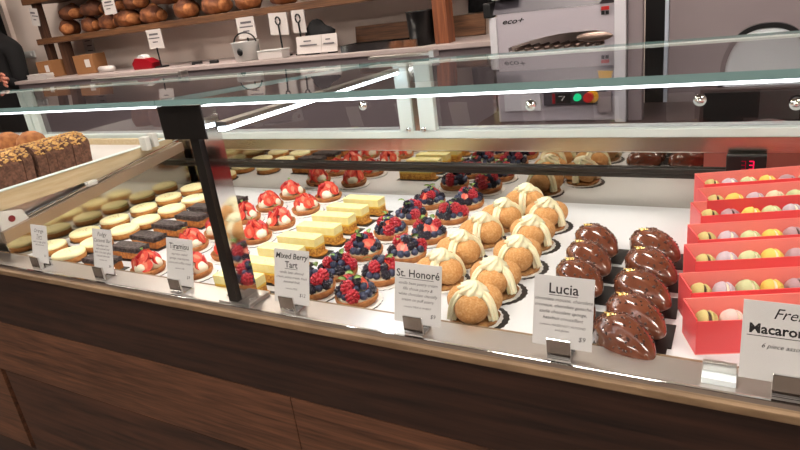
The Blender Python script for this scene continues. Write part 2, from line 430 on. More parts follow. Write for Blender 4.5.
# front glass panes
def pane(x0, x1):
    b = B(); bx(b, x0, x1, 0.6465, 0.6495, 0.0037, 0.340)
    for f in b.faces:
        if abs(f.normal.y) < 0.5: f.material_index = 1
    return b
for x0, x1 in ((XL, -0.764), (-0.762, XR)): part('front_glass', pane(x0, x1), ['glass', 'glass'])
# post, foot and bracket
b = B(); bx(b, -0.7585, -0.7400, 0.654, 0.662, 0.001, 0.335); part('post', b, 'darkmetal')
b = B(); bx(b, -0.760, -0.7365, 0.6622, 0.700, 0.001, 0.335); part('mirror_post', b, 'chrome')
b = B(); bx(b, -0.782, -0.712, 0.6515, 0.704, 0.0, 0.007, 0.0015)
for x in (-0.774, -0.722): cyl(b, (x, 0.672, 0.006), (x, 0.672, 0.011), 0.006, n=12)
part('post_foot', b, 'steel')
b = B(); bx(b, -0.812, -0.718, 0.6515, 0.6538, 0.287, 0.3395, 0.0005); part('bracket', b, 'darkmetal')
# light bars under the top glass
b = B(); bx(b, XL, -0.82, 0.654, 0.669, 0.3366, 0.3376); bx(b, -0.717, XR, 0.654, 0.669, 0.3366, 0.3376); part('light_bar', b, 'led')
b = B()
p0 = Vector((-0.705, 0.672, 0.298)); p1 = Vector((-0.745, 1.28, 0.286))
d = (p1-p0); q = d.to_track_quat('Y', 'Z').to_matrix().to_4x4()
bmesh.ops.create_cube(b, size=1, matrix=Matrix.Translation((p0+p1)/2) @ q @ Matrix.Diagonal((0.014, d.length, 0.006, 1))); part('light_bar', b, 'led_hot')
b = B()
bmesh.ops.create_cube(b, size=1, matrix=Matrix.Translation((p0+p1)/2+Vector((0, 0, 0.0075))) @ q @ Matrix.Diagonal((0.022, d.length, 0.007, 1))); part('light_bar_housing', b, 'steel')
# side partition with mirror face, sloped steel rail
def quadx(bm, x0, x1, pts): return prism(bm, pts, x0, x1, 'x')
b = B(); quadx(b, -1.534, -1.530, [(0.71, DZ), (1.285, DZ), (1.285, 0.094), (0.71, 0.022)]); part('partition', b, 'side_mirror')
b = B(); quadx(b, -1.542, -1.526, [(0.71, 0.0225), (1.285, 0.0945), (1.285, 0.121), (0.71, 0.050)]); part('partition_rail', b, 'railbrown')
b = B(); quadx(b, -1.552, -1.544, [(0.71, 0.052), (1.285, 0.1225), (1.285, 0.1285), (0.71, 0.058)]); part('partition_rail', b, 'chrome')
for yy, zz in ((1.17, 0.126), (1.198, 0.130)):
    b = B(); bx(b, -1.560, -1.532, yy-0.009, yy+0.009, zz, zz+0.040, 0.003); part('plastic_clip', b, 'white_plastic')
b = B(); bx(b, -1.552, -1.535, 0.955, 0.985, 0.083, 0.096, 0.003); part('plastic_clip', b, 'white_plastic')
b = B(); quadx(b, -1.545, -1.540, [(0.712, 0.030), (0.790, 0.040), (0.775, 0.085), (0.722, 0.098)]); br = part('corner_bracket', b, 'white_plastic')
b = B(); cyl(b, (-1.5398, 0.745, 0.072), (-1.538, 0.745, 0.072), 0.008, n=16); part('bracket_rivet', b, 'maroon')
# temperature display on the rear rail
d = obj('temperature_display', B(), 'black', case); d.location = (0, -0.68, 0)
bm = B(); bx(bm, -0.048, 0.018, 1.268, 1.2835, 0.062, 0.098, 0.002); bm.to_mesh(d.data); bm.free()
def seg7(bm, x, z, w, h, segs):
    tk = w*0.2
    S7 = {'a': (0, h, w, tk), 'g': (0, h/2, w, tk), 'd': (0, 0, w, tk), 'b': (w/2, h*.75, tk, h/2), 'c': (w/2, h*.25, tk, h/2), 'f': (-w/2, h*.75, tk, h/2), 'e': (-w/2, h*.25, tk, h/2)}
    for s_ in segs:
        dx, dz, sx, sz = S7[s_]; box(bm, (x+dx, 1.2675, z+dz), (sx, 0.001, sz))
bm = B(); seg7(bm, -0.006, 0.0725, 0.007, 0.015, 'abgcd'); o = obj('digit', bm, 'red_digit', d)
bm = B(); seg7(bm, -0.019, 0.0725, 0.007, 0.015, 'abgcd'); o = obj('digit', bm, 'dim_digit', d)

# ================================================================== PASTRIES
def scallop(n): return lambda a, k: 1 + 0.03*math.cos(n*a)
def doily_bm(r, z0=0.0008):
    return lathe(B(), [(0, z0), (r, z0), (r, z0+0.001), (0, z0+0.0012)], 72, lambda a, k: 1+0.02*math.cos(24*a))
def board_bm(r, dx=0.003):
    bm = lathe(B(), [(0, 0), (r, 0), (r, 0.0007), (0, 0.0007)], 72, lambda a, k: 1+0.025*math.cos(24*a))
    for v in bm.verts: v.co.x += dx
    return bm

# ---- glazed tarts
def make_glazed():
    t = thing('glazed_tart', 'x', 'tart')
    obj('board', board_bm(0.039, 0.003), 'board', t)
    obj('biscuit_base', lathe(B(), [(0, 0.0012), (0.034, 0.0012), (0.0365, 0.004), (0.037, 0.012), (0.0355, 0.0145), (0, 0.0145)], 40), 'biscuit', t, True)
    obj('glaze', lathe(B(), [(0.0, 0.0142), (0.036, 0.0142), (0.0368, 0.0165), (0.0355, 0.0205), (0.031, 0.0225), (0, 0.0235)], 40), 'glaze', t, True)
    bm = B()
    for k in range(9): ico(bm, (rnd.uniform(-.018, .018), rnd.uniform(-.012, .012), 0.0236), (0.0016, 0.0008, 0.0006), 1, (0, 0, rnd.uniform(0, 3)))
    obj('zest', bm, 'zest', t)
    return t
first = {}
def place(kind, maker, x, y, rz, label, group):
    loc = (x, y, DZ)
    if kind not in first:
        t = maker(); first[kind] = t; t.location = loc; t.rotation_euler = (0, 0, rz); t['label'] = label; t['group'] = group
        return t
    return dup(first[kind], loc, rz, label, group)
ys = [0.775, 0.866, 0.958, 1.050, 1.142, 1.232]
for i, y in enumerate(ys):
    place('glazed', make_glazed, -1.470 + (0.002 if i % 2 else -0.002), y, rnd.uniform(0, 6), 'pale yellow glazed round tart, %s in the row along the partition' % ORD[i], 'pale glazed tarts')
for i, y in enumerate([0.752, 0.825, 0.905, 0.972, 1.058, 1.142]):
    place('glazed', make_glazed, -1.364, y, rnd.uniform(0, 6), 'pale yellow glazed round tart, %s in the row beside the chocolate bars' % ORD[i], 'pale glazed tarts')

# ---- chocolate bars
def make_choc():
    t = thing('chocolate_bar_cake', 'x', 'cake')
    b = B(); box(b, (0.003, 0, 0.0006), (0.100, 0.046, 0.0012)); obj('board', b, 'board', t)
    b = B(); box(b, (0, 0, 0.0105), (0.086, 0.034, 0.018), None, 0.002); obj('cake_layer', b, 'cake', t)
    b = B(); box(b, (0, 0, 0.024), (0.089, 0.037, 0.011), None, 0.003)
    bmesh.ops.subdivide_edges(b, edges=b.edges[:], cuts=2, use_grid_fill=True)
    for v in b.verts: v.co += Vector((rnd.uniform(-1, 1), rnd.uniform(-1, 1), rnd.uniform(-1, 1)))*0.0016
    obj('chocolate_coat', b, 'choc', t, True, ang=45)
    return t
for i, (x, y) in enumerate([(-1.215, 0.735), (-1.213, 0.806), (-1.225, 0.868), (-1.235, 0.940), (-1.225, 1.005), (-1.240, 1.065), (-1.215, 1.135)]):
    place('choc', make_choc, x, y, rnd.uniform(-.04, .04), 'dark chocolate topped cake bar, %s in its row' % ORD[i], 'dark chocolate cake bars')

# ---- strawberry tarts
def crust_bm(r, h):
    return lathe(B(), [(0, 0.0016), (r*0.86, 0.0016), (r*0.97, h*0.55), (r, h), (r*0.94, h*1.03), (r*0.88, h*0.8), (0, h*0.78)], 48, lambda a, k: 1+0.012*math.cos(20*a)*(1 if k in (1, 2, 3) else 0))
def half_straw(s=1.0):
    b = B()
    n, m_ = 14, 8
    rings = []
    for k in range(m_+1):
        u = k/m_; z = 0.019*(u-0.5)*s*1.15
        r = 0.0115*s*(math.sin(PI*min(1, u*0.92+0.04))**0.75)*(1.08-0.35*(u))
        ring = []
        for i in range(n+1):
            a = PI*i/n; ring.append(b.verts.new((r*math.cos(a), r*math.sin(a)*0.85, z)))
        rings.append(ring)
    for a_, c_ in zip(rings, rings[1:]):
        for i in range(n): b.faces.new((a_[i], a_[i+1], c_[i+1], c_[i]))
        f = b.faces.new((a_[0], c_[0], c_[-1], a_[-1])); f.material_index = 1
    for r_ in (rings[0], rings[-1]): b.faces.new(r_)
    # pale core on the cut face
    cr = [b.verts.new((0.0035*s*math.cos(2*PI*i/10), -0.0004, 0.006*s*math.sin(2*PI*i/10)-0.0005)) for i in range(10)]
    f = b.faces.new(cr); f.material_index = 2
    bmesh.ops.recalc_face_normals(b, faces=[f for f in b.faces if f.material_index != 2])
    return b
MESH = {}
def shared(key, maker, mats, smooth=True, ang=None):
    if key not in MESH:
        me = bpy.data.meshes.new(key); bm = maker(); bm.to_mesh(me); bm.free()
        for x in mats: me.materials.append(M[x])
        if smooth:
            for p in me.polygons: p.use_smooth = True
        if ang: me.set_sharp_from_angle(angle=math.radians(ang))
        MESH[key] = me
    return MESH[key]
def inst(name, me, parent, loc, rot=(0, 0, 0), sc=1.0):
    o = bpy.data.objects.new(name, me); C.objects.link(o); o.parent = parent
    o.location = loc; o.rotation_euler = rot; o.scale = (sc, sc, sc) if not hasattr(sc, '__len__') else sc
    return o
def leaf_bm():
    b = B(); n = 6; L = []; R_ = []; Cn = []
    for k in range(n+1):
        u = k/n; w = 0.0042*math.sin(PI*(u*0.94+0.03))**0.8; z = 0.002*math.sin(PI*u)
        L.append(b.verts.new((-w, u*0.013, z+0.0012))); Cn.append(b.verts.new((0, u*0.013, z))); R_.append(b.verts.new((w, u*0.013, z+0.0012)))
    for k in range(n):
        b.faces.new((L[k], Cn[k], Cn[k+1], L[k+1])); b.faces.new((Cn[k], R_[k], R_[k+1], Cn[k+1]))
    r = bmesh.ops.solidify(b, geom=b.faces[:], thickness=0.0005)
    return b
def make_straw(seed):
    r = random.Random(seed)
    t = thing('strawberry_tart', 'x', 'tart')
    obj('board', board_bm(0.0415), 'board', t)
    obj('doily', doily_bm(0.0425), 'doily', t)
    obj('crust', crust_bm(0.036, 0.014), 'crust', t, True)
    b = B()
    for a in (0.3, 2.4, 4.4): ball(b, (0.0145*math.cos(a), 0.0145*math.sin(a), 0.0175), (0.0165, 0.0165, 0.0145), 16, 10)
    obj('cream', b, 'cream', t, True)
    me = shared('strawberry_half', half_straw, ['straw', 'strawcut', 'strawcore'], True, 50)
    a0 = r.uniform(-0.3, 0.3)
    for k in range(6):                      # leaning cut side out
        a = a0 + k*2*PI/6 + r.uniform(-.22, .22)
        rr = 0.0230 + r.uniform(-.001, .003)
        inst('strawberry_half', me, t, (rr*math.cos(a), rr*math.sin(a), 0.027+r.uniform(-.003, .004)), (-r.uniform(0.2, 0.45), r.uniform(-.6, .6), a+PI/2), r.uniform(1.15, 1.45))
    for k in range(3):
        a = a0 + 0.6 + k*2*PI/3
        inst('strawberry_half', me, t, (0.0100*math.cos(a), 0.0100*math.sin(a), 0.040), (-r.uniform(0.6, 0.9), r.uniform(-.6, .6), a+PI/2), r.uniform(1.25, 1.5))
    lm = shared('mint_leaf', leaf_bm, ['leaf'])
    inst('mint_leaf', lm, t, (0.000, -0.004, 0.0515), (0.3, 0, r.uniform(0, 6)), 0.8)
    return t
protoS = []
def straw_at(k, x, y, label):
    if len(protoS) < 3:
        t = make_straw(40+k); protoS.append(t); t.location = (x, y, DZ); t['label'] = label
    else: t = dup(protoS[k % 3], (x, y, DZ), 0, label)
    t.rotation_euler = (0, 0, rnd.choice([-0.5, -0.2, 0.1, 0.4, 0.8])); t['group'] = 'strawberry tarts'
k = 0
for i, y in enumerate([0.752, 0.876, 0.960, 1.054, 1.144, 1.240]):
    straw_at(k, -1.090, y, 'strawberry and cream tart, %s in the row beside the chocolate bars' % ORD[i]); k += 1
for i, y in enumerate([0.768, 0.862, 0.954, 1.040, 1.140, 1.238]):
    straw_at(k, -0.968, y, 'strawberry and cream tart, %s in the row beside the yellow slices' % ORD[i]); k += 1

# ---- lemon mousse slices
def make_yellow():
    t = thing('mousse_slice', 'x', 'cake slice')
    b = B(); box(b, (0.004, 0, 0.0006), (0.122, 0.044, 0.0012)); obj('board', b, 'board', t)
    b = lathe(B(), [(0, 0.0013), (0.026, 0.0013), (0.027, 0.004), (0, 0.004)], 40, lambda a, k: 1+0.03*math.cos(16*a))
    for v in b.verts: v.co.x = v.co.x*0.6 + 0.044; v.co.y *= 0.72
    obj('gold_cup', b, 'goldboard', t)
    b = B(); box(b, (0, 0, 0.010), (0.098, 0.031, 0.017), None, 0.0012); obj('cake_layer', b, 'crumbcake', t)
    b = B(); box(b, (0, 0, 0.0202), (0.0985, 0.0314, 0.0038), None, 0.0008); obj('curd_layer', b, 'curd', t)
    b = B(); box(b, (0, 0, 0.0310), (0.099, 0.032, 0.0175), None, 0.0012); obj('mousse_layer', b, 'mousse', t)
    b = B()
    for k in range(14): ico(b, (rnd.uniform(-.045, .045), rnd.uniform(-.012, .012), 0.0399), (0.001, 0.0007, 0.0004), 1)
    obj('crumbs', b, 'zest', t)
    return t
for i, y in enumerate([0.728, 0.792, 0.857, 0.919, 0.981, 1.045, 1.102, 1.162]):
    place('yellow', make_yellow, -0.808 + rnd.uniform(-.006, .004), y, rnd.uniform(-.03, .03), 'oblong yellow mousse slice, %s in its row' % ORD[i], 'yellow mousse slices')

# ---- berry tarts
def drupe(R, r, n, seed):
    def f():
        g = random.Random(seed); b = B()
        for k in range(n):
            z = 1-2*(k+0.5)/n; a = k*2.399963
            q = math.sqrt(1-z*z)
            ico(b, (R*q*math.cos(a), R*q*math.sin(a), R*z*1.15), r, 1)
        ico(b, (0, 0, 0), (R*0.95, R*0.95, R*1.05), 2)
        return b
    return f
def blueb():
    b = B(); ball(b, (0, 0, 0), (0.0066, 0.0066, 0.0060), 14, 10)
    for k in range(5):
        a = k*2*PI/5; box(b, (0.0018*math.cos(a), 0.0018*math.sin(a), 0.0060), (0.0012, 0.0018, 0.0012), (0, 0.5, a))
    return b
def make_berry(seed):
    r = random.Random(seed)
    t = thing('berry_tart', 'x', 'tart')
    obj('board', board_bm(0.0425), 'board', t)
    obj('doily', doily_bm(0.043), 'doily', t)
    obj('crust', crust_bm(0.0375, 0.015), 'crust', t, True)
    obj('cream', lathe(B(), [(0, 0.012), (0.032, 0.012), (0.030, 0.0165), (0.018, 0.022), (0, 0.024)], 32), 'cream', t, True)
    ra = shared('raspberry', drupe(0.0070, 0.0027, 34, 1), ['rasp']); bb = shared('blackberry', drupe(0.0066, 0.0029, 28, 2), ['black_b'])
    bl = shared('blueberry', blueb, ['blue_b']); st = shared('strawberry_half', half_straw, ['straw', 'strawcut', 'strawcore'], True, 50)
    spots = []
    n1 = 12
    for k in range(n1):
        a = 2*PI*k/n1 + r.uniform(-.12, .12); spots.append((0.0280*math.cos(a), 0.0280*math.sin(a), 0.0215))
    for k in range(7):
        a = 2*PI*k/7 + 0.3 + r.uniform(-.15, .15); spots.append((0.0165*math.cos(a), 0.0165*math.sin(a), 0.0310))
    for k in range(3):
        a = 2*PI*k/3 + r.uniform(0, 1); spots.append((0.0060*math.cos(a), 0.0060*math.sin(a), 0.0410))
    kinds = ['blackberry']*4 + ['blueberry']*7 + ['raspberry']
    k2 = ['raspberry']*2 + ['strawberry_half']*2 + ['blackberry'] + ['blueberry']*2
    r.shuffle(kinds); r.shuffle(k2); kinds = kinds + k2 + r.sample(['blueberry', 'blackberry', 'blueberry'], 3)
    for (x, y, z), kd in zip(spots, kinds):
        me = {'raspberry': ra, 'blackberry': bb, 'blueberry': bl, 'strawberry_half': st}[kd]
        a = math.atan2(y, x)
        if kd == 'strawberry_half': inst(kd, me, t, (x, y, z), (-0.7, r.uniform(-.6, .6), a+PI/2), 1.15)
        else: inst(kd, me, t, (x, y, z+(0.002 if kd == 'raspberry' else 0)), (r.uniform(-.9, .9), r.uniform(-.9, .9), r.uniform(0, 6)), r.uniform(0.95, 1.15)*(1.28 if kd == 'raspberry' else 1.0))
    lm = shared('mint_leaf', leaf_bm, ['leaf'])
    for k in range(3):
        a = r.uniform(0, 6); inst('mint_leaf', lm, t, (0.014*math.cos(a), 0.014*math.sin(a), 0.0455), (0.2, r.uniform(-.3, .3), r.uniform(0, 6)), 1.2)
    return t
protoB = []
def berry_at(k, x, y, label):
    if len(protoB) < 4:
        t = make_berry(90+k*3); protoB.append(t); t.location = (x, y, DZ); t['label'] = label
    else: t = dup(protoB[k % 4], (x, y, DZ), 0, label)
    t.rotation_euler = (0, 0, k*1.9 % 6.28); t['group'] = 'mixed berry tarts'
k = 0
for i, y in enumerate([0.766, 0.840, 0.934, 1.040, 1.132, 1.228]):
    berry_at(k, -0.664, y, 'mixed berry tart, %s in the row beside the yellow slices' % ORD[i]); k += 1
for i, y in enumerate([0.760, 0.845, 0.942, 1.036, 1.148, 1.240]):
    berry_at(k, -0.571, y, 'mixed berry tart, %s in the row beside the cream puffs' % ORD[i]); k += 1

# ---- cream puff cakes
def make_puff():
    t = thing('cream_puff_cake', 'x', 'cream puff')
    obj('board', board_bm(0.0445, 0.0075), 'board', t)
    obj('doily', doily_bm(0.0425), 'doily', t)
    obj('pastry_base', lathe(B(), [(0, 0.002), (0.037, 0.002), (0.0385, 0.005), (0.036, 0.008), (0, 0.009)], 40, lambda a, k: 1+0.02*math.sin(9*a)), 'puff', t, True)
    for k in range(3):
        a = -PI/2 + k*2*PI/3
        b = B(); vs = ball(b, (0.0205*math.cos(a), 0.0205*math.sin(a), 0.0285), (0.0252, 0.0252, 0.0225), 22, 14)
        for v in b.verts: v.co += Vector((rnd.uniform(-1, 1), rnd.uniform(-1, 1), rnd.uniform(-1, 1)))*0.0004
        obj('choux_bun', b, 'choux', t, True)
    star = lambda a: 1+0.24*math.cos(6*a)
    for k in range(3):
        a = -PI/2 + PI/3 + k*2*PI/3; ca, sa = math.cos(a), math.sin(a)
        pts = []
        for (rr, z) in [(0.004, 0.046), (0.013, 0.0470), (0.0215, 0.0445), (0.0285, 0.037), (0.0325, 0.028), (0.0350, 0.018), (0.0365, 0.0095)]:
            pts.append((rr*ca, rr*sa, z))
        P = []
        for q in range(len(pts)-1):
            for w in range(3):
                u = w/3; P.append(Vector(pts[q]).lerp(Vector(pts[q+1]), u))
        P.append(Vector(pts[-1]))
        b = B(); sweep(b, P, [0.0073-0.0012*abs(i/len(P)-0.4) for i in range(len(P))], 36, star, 0.0, Vector((-sa, ca, 0)))
        obj('cream_band', b, 'pipecream', t, True)
    b = B(); prof = [(0.0, 0.040), (0.0150, 0.040), (0.0195, 0.0445), (0.0205, 0.0485), (0.0195, 0.0530), (0.0170, 0.0570), (0.0150, 0.0595), (0.0125, 0.0615), (0.0090, 0.0635), (0.0050, 0.0652), (0.0, 0.0660)]
    lathe(b, prof, 64, lambda a, k: 1+0.17*math.cos(7*(a - 0.30*k)))
    for v in b.verts: v.co.x += 0.0025*math.sin(v.co.z*300); v.co.y += -0.003
    obj('cream_swirl', b, 'pipecream', t, True)
    return t
for i, (x, y) in enumerate([(-0.460, 0.862), (-0.461, 0.950), (-0.457, 1.045), (-0.446, 1.133), (-0.430, 1.232)]):
    place('puff', make_puff, x, y, 1.05 + rnd.uniform(-.12, .12), 'piped cream puff cake, %s in the row beside the berry tarts' % ORD[i], 'cream puff cakes')
for i, (x, y) in enumerate([(-0.357, 0.762), (-0.358, 0.852), (-0.351, 0.948), (-0.358, 1.050), (-0.360, 1.150)]):
    place('puff', make_puff, x, y, 0.25 + rnd.uniform(-.15, .15), 'piped cream puff cake, %s in the row beside the chocolate pods' % ORD[i], 'cream puff cakes')

# ---- chocolate pods
def make_pod():
    t = thing('chocolate_pod', 'x', 'chocolate')
    b = B(); box(b, (0.004, 0.0, 0.0009), (0.092, 0.062, 0.0018)); obj('board', b, 'board', t)
    body = bpy.data.objects.new('pod_body', None)
    b = B(); nu, nv = 26, 40; L = 0.104
    def surf(u, a):
        r = 0.0345*(math.sin(PI*(u**0.92))**0.62 if 0 < u < 1 else 0)*(1.0-0.16*u)
        rid = 1+0.03*math.cos(9*(a)+u*3.0)*math.sin(PI*u)
        x = (u-0.47)*L; yy = r*rid*math.cos(a)*1.0; zz = r*rid*math.sin(a)*0.92 + 0.0275 - 0.006*u
        return Vector((x, yy, max(zz, 0.0025)))
    rings = [[b.verts.new(surf(i/nu, 2*PI*j/nv)) for j in range(nv)] for i in range(1, nu)]
    e0 = b.verts.new(surf(0, 0)); e1 = b.verts.new(surf(1, 0))
    for A, D in zip(rings, rings[1:]):
        for j in range(nv): b.faces.new((A[j], A[(j+1) % nv], D[(j+1) % nv], D[j]))
    for j in range(nv):
        b.faces.new((e0, rings[0][(j+1) % nv], rings[0][j])); b.faces.new((e1, rings[-1][j], rings[-1][(j+1) % nv]))
    bmesh.ops.recalc_face_normals(b, faces=b.faces[:])
    o = obj('chocolate_shell', b, 'milkchoc', t, True); o.rotation_euler = (0, 0, -0.72)
    b = B()
    for k in range(85):
        u = rnd.uniform(0.06, 0.85); a = rnd.uniform(0.15, PI-0.15); p = surf(u, a)
        ico(b, p, (rnd.uniform(.0014, .0026), rnd.uniform(.0012, .0019), rnd.uniform(.0012, .0020)), 1, (rnd.uniform(0, 3), rnd.uniform(0, 3), 0))
    o = obj('cocoa_nibs', b, 'nib', t, True); o.rotation_euler = (0, 0, -0.72)
    b = B(); p = surf(0.26, 1.75)
    for k in range(4):
        box(b, p+Vector((rnd.uniform(-.005, .005), rnd.uniform(-.003, .003), 0.0012)), (rnd.uniform(.006, .012), rnd.uniform(.004, .008), 0.0007), (rnd.uniform(-.5, .5), rnd.uniform(-.5, .5), rnd.uniform(0, 3)))
    o = obj('gold_leaf', b, 'goldleaf', t); o.rotation_euler = (0, 0, -0.72)
    bpy.data.objects.remove(body)
    return t
for i, (x, y) in enumerate([(-0.222, 0.800), (-0.229, 0.886), (-0.232, 0.960), (-0.236, 1.036)]):
    place('pod', make_pod, x, y, rnd.uniform(-.05, .05), 'glossy milk chocolate pod, %s in the row beside the cream puffs' % ORD[i], 'chocolate pods')
for i, (x, y) in enumerate([(-0.134, 0.729), (-0.130, 0.789), (-0.134, 0.868), (-0.134, 0.952), (-0.140, 1.033)]):
    place('pod', make_pod, x, y, rnd.uniform(-.05, .05), 'glossy milk chocolate pod, %s in the row beside the red boxes' % ORD[i], 'chocolate pods')

# ---- macaron boxes
BW, BL, BH = 0.056, 0.196, 0.052
def make_mbox():
    t = thing('macaron_box', 'x', 'box')
    th = 0.0015
    b = B(); bx(b, 0, BL, -BW, 0, 0, th); bx(b, th, BL-th, -BW+th, -th, th, 0.0135); obj('box_floor', b, 'red_in', t)
    b = B(); bx(b, 0, BL, -BW, -BW+th, th, BH-0.004); obj('front_wall', b, 'red', t)
    b = B(); bx(b, 0, BL, -th, 0, th, BH); obj('back_wall', b, 'red_in', t)
    b = B(); bx(b, 0, th, -BW+th, -th, th, BH-0.001); obj('end_wall', b, 'red', t)
    b = B(); bx(b, BL-th, BL, -BW+th, -th, th, BH-0.001); obj('end_wall', b, 'red', t)
    b = B(); vs = [b.verts.new(p) for p in ((0.001, -BW+0.001, BH-0.0035), (BL-0.001, -BW+0.001, BH-0.0035), (BL-0.001, -0.001, BH+0.0004), (0.001, -0.001, BH+0.0004))]
    b.faces.new(vs); bmesh.ops.solidify(b, geom=b.faces[:], thickness=0.0003); obj('clear_lid', b, 'film', t)
    return t
def macaron_mesh(kind):
    """axis along x"""
    def f():
        b = lathe(B(), [(0, 0.0125), (0.008, 0.0120), (0.0145, 0.0095), (0.0178, 0.0058), (0.0184, 0.0042), (0.0192, 0.0034), (0.0190, 0.0022), (0.0165, 0.0018), (0, 0.0018)], 28, lambda a, k: 1+(0.02*math.sin(13*a+k) if 3 < k < 8 else 0))
        return b
    return shared('shell_' + kind, f, ['mac_' + kind])
def fillm(dark):
    return shared('filling_' + str(dark), lambda: lathe(B(), [(0, -0.002), (0.0165, -0.002), (0.0172, 0), (0.0165, 0.002), (0, 0.002)], 24), ['fill_dark' if dark else 'fill_pale'])
COLW = {'pistachio': 'olive yellow', 'lilac': 'lilac', 'green': 'pale green', 'yellow': 'bright yellow', 'mauve': 'mauve', 'ivory': 'ivory', 'pink': 'pale pink'}
BOXW = ['front-most', 'second', 'third', 'fourth', 'fifth', 'sixth', 'rear-most']
rims = [(-0.074, 0.832, 0.0165), (-0.087, 0.899, 0.022), (-0.0875, 0.964, 0.041), (-0.089, 1.028, 0.049), (-0.091, 1.090, 0.0655), (-0.086, 1.150, 0.071), (-0.098, 1.236, 0.0715)]
rims = [(x*0.969, y*0.969, 0.45-(0.45-z)*0.969) for x, y, z in rims]
boxrz = [0.38, 0.38, 0.37, 0.36, 0.36, 0.36, 0.36]
rows = [['pistachio', 'pink', 'green', 'yellow', 'mauve', 'ivory'], ['pistachio', 'lilac', 'green', 'yellow', 'mauve', 'ivory'], ['pistachio', 'lilac', 'green', 'yellow', 'mauve', 'ivory'],
        ['pistachio', 'lilac', 'green', 'yellow', 'mauve', 'ivory'], ['pistachio', 'mauve', 'yellow', 'green', 'lilac', 'ivory'], ['pistachio', 'yellow', 'lilac', 'ivory', 'green', 'mauve'],
        ['pistachio', 'lilac', 'green', 'yellow', 'mauve', 'ivory']]
mb = None
riser = thing('stepped_riser', 'red stepped riser block under the rear macaron boxes', 'riser', (-0.09, 1.09, DZ))
for i, ((x, y, zr), rz) in enumerate(zip(rims, boxrz)):
    z = zr - BH if zr - BH - DZ > 0.003 else DZ
    lab = 'open red card box of macarons, %s of the seven boxes%s' % (BOXW[i], '' if i in (0, 6) else ' from the front')
    if mb is None:
        mb = make_mbox(); t = mb; t.location = (x, y, z); t.rotation_euler = (0, 0, rz); t['label'] = lab; t['group'] = 'red macaron boxes'
    else: t = dup(mb, (x, y, z), rz, lab, 'red macaron boxes')
    if z > DZ:
        b = B(); bx(b, 0.0, BL, -BW, 0.0, DZ, z); o = obj('step', b, 'red', riser)
        o.matrix_parent_inverse = Matrix.Identity(4); o.location = (x+0.09, y-1.09, -DZ); o.rotation_euler = (0, 0, rz)
    for j, kd in enumerate(rows[i]):
        lx = 0.021 + j*0.0308; ly = -BW*0.5 + rnd.uniform(-.002, .004); lz = 0.0137+0.0165
        wx = x + lx*math.cos(rz) - ly*math.sin(rz); wy = y + lx*math.sin(rz) + ly*math.cos(rz)
        m_ = thing('macaron', '%s macaron standing in the %s red box%s' % (COLW[kd], BOXW[i], '' if i in (0, 6) else ' from the front'), 'macaron', (wx, wy, z+lz), rz + rnd.uniform(-.12, .12), 'macarons in red boxes')
        sh = macaron_mesh(kd)
        tl = rnd.uniform(0.12, 0.4)
        for s_ in (1, -1): inst('shell', sh, m_, (0, 0, 0), (0, s_*PI/2 + tl, 0), (0.85, 0.85, 1.12))
        inst('filling', fillm(kd in ('pistachio', 'mauve')), m_, (0, 0, 0), (0, PI/2 + tl, 0), (0.85, 0.85, 1.1))

# ================================================================== SIGN CARDS
def sign(x, w, h, label, lines, under=None, tilt=0.30, rz=0.0, y=0.672):
    t = thing('sign_card', label, 'sign', (x, y, 0.0), rz)
    b = B(); bx(b, -0.0150, 0.0150, -0.016, 0.012, 0.0, 0.003, 0.0006); bx(b, -0.0150, 0.0150, -0.0160, -0.0125, 0.003, 0.030, 0.0006); bx(b, -0.0150, 0.0150, 0.008, 0.0115, 0.003, 0.017, 0.0006)
    obj('holder', b, 'chrome', t)
    ca, sa = math.cos(tilt), math.sin(tilt)
    b = B(); bx(b, -w/2, w/2, -0.0006, 0.0006, 0, h, 0.0004); c = obj('card', b, 'card', t); c.location = (0, -0.003, 0.012); c.rotation_euler = (-tilt, 0, 0)
    o = text_mesh(lines, 'lettering', c, 'ink', (0, -0.0008, 0))
    if under:
        b = B()
        for (ux, uz, uw) in under: box(b, (ux, -0.0009, uz), (uw, 0.0002, 0.0007))
        obj('underline', b, 'ink', c)
    return t
def T(s, size, x, z, sh=0.0, bold=0.0, xs=1.0): return (s, size, x, z, sh, bold, xs)
SM = 0.0062
sign(-1.328, 0.058, 0.082, 'smallest white price card, at the far left beside the pale tarts', [T('Orange', .0115, 0, .066, .25), T('Tart', .0115, 0, .0535, .25), T('sweet orange, glaze,', .0058, 0, .044, .3), T('almond crust', .0058, 0, .0375, .3), T('$7', .007, .018, .014, .2)], [(0, .0515, .022)], 0.25, 0.0)
sign(-1.112, 0.060, 0.088, 'white price card second from the left, in front of the chocolate bars', [T('Fudgy', .012, 0, .074, .3), T('Caramel Bar', .0105, 0, .062, .3), T('chocolate cake', .0062, 0, .0535, .3), T('soft caramel and', .0062, 0, .0465, .3), T('dark chocolate glaze', .0062, 0, .0395, .3), T('toasted almonds', .0062, 0, .0325, .3), T('contains nuts', .0045, 0, .025, .2), T('$8', .007, .02, .013, .2)], None, 0.25)
sign(-0.893, 0.068, 0.086, 'white price card reading Tiramisu, third from the left', [T('Tiramisu', .0145, 0, .067, 0, .0002), T('espresso soaked', .0062, 0, .0555, .3), T('sponge, mascarpone,', .0062, 0, .0475, .3), T('cocoa and coffee cream', .0062, 0, .0395, .3), T('contains milk', .0045, 0, .030, .2), T('$9', .008, .022, .014, .2)], [(0, .0645, .034)], 0.27)
sign(-0.634, 0.071, 0.088, 'white price card reading Mixed Berry Tart', [T('Mixed Berry', .0128, 0, .073, .2, .0002), T('Tart', .0145, 0, .0585, .0, .0002), T('vanilla bean almond', .0062, 0, .0485, .3), T('cream, pastry cream, fresh', .0058, 0, .041, .3), T('seasonal fruit', .0062, 0, .0335, .3), T('contains MILK', .0042, 0, .023, .2), T('$12', .008, .022, .013, .2)], [(0, .0565, .026)], 0.27)
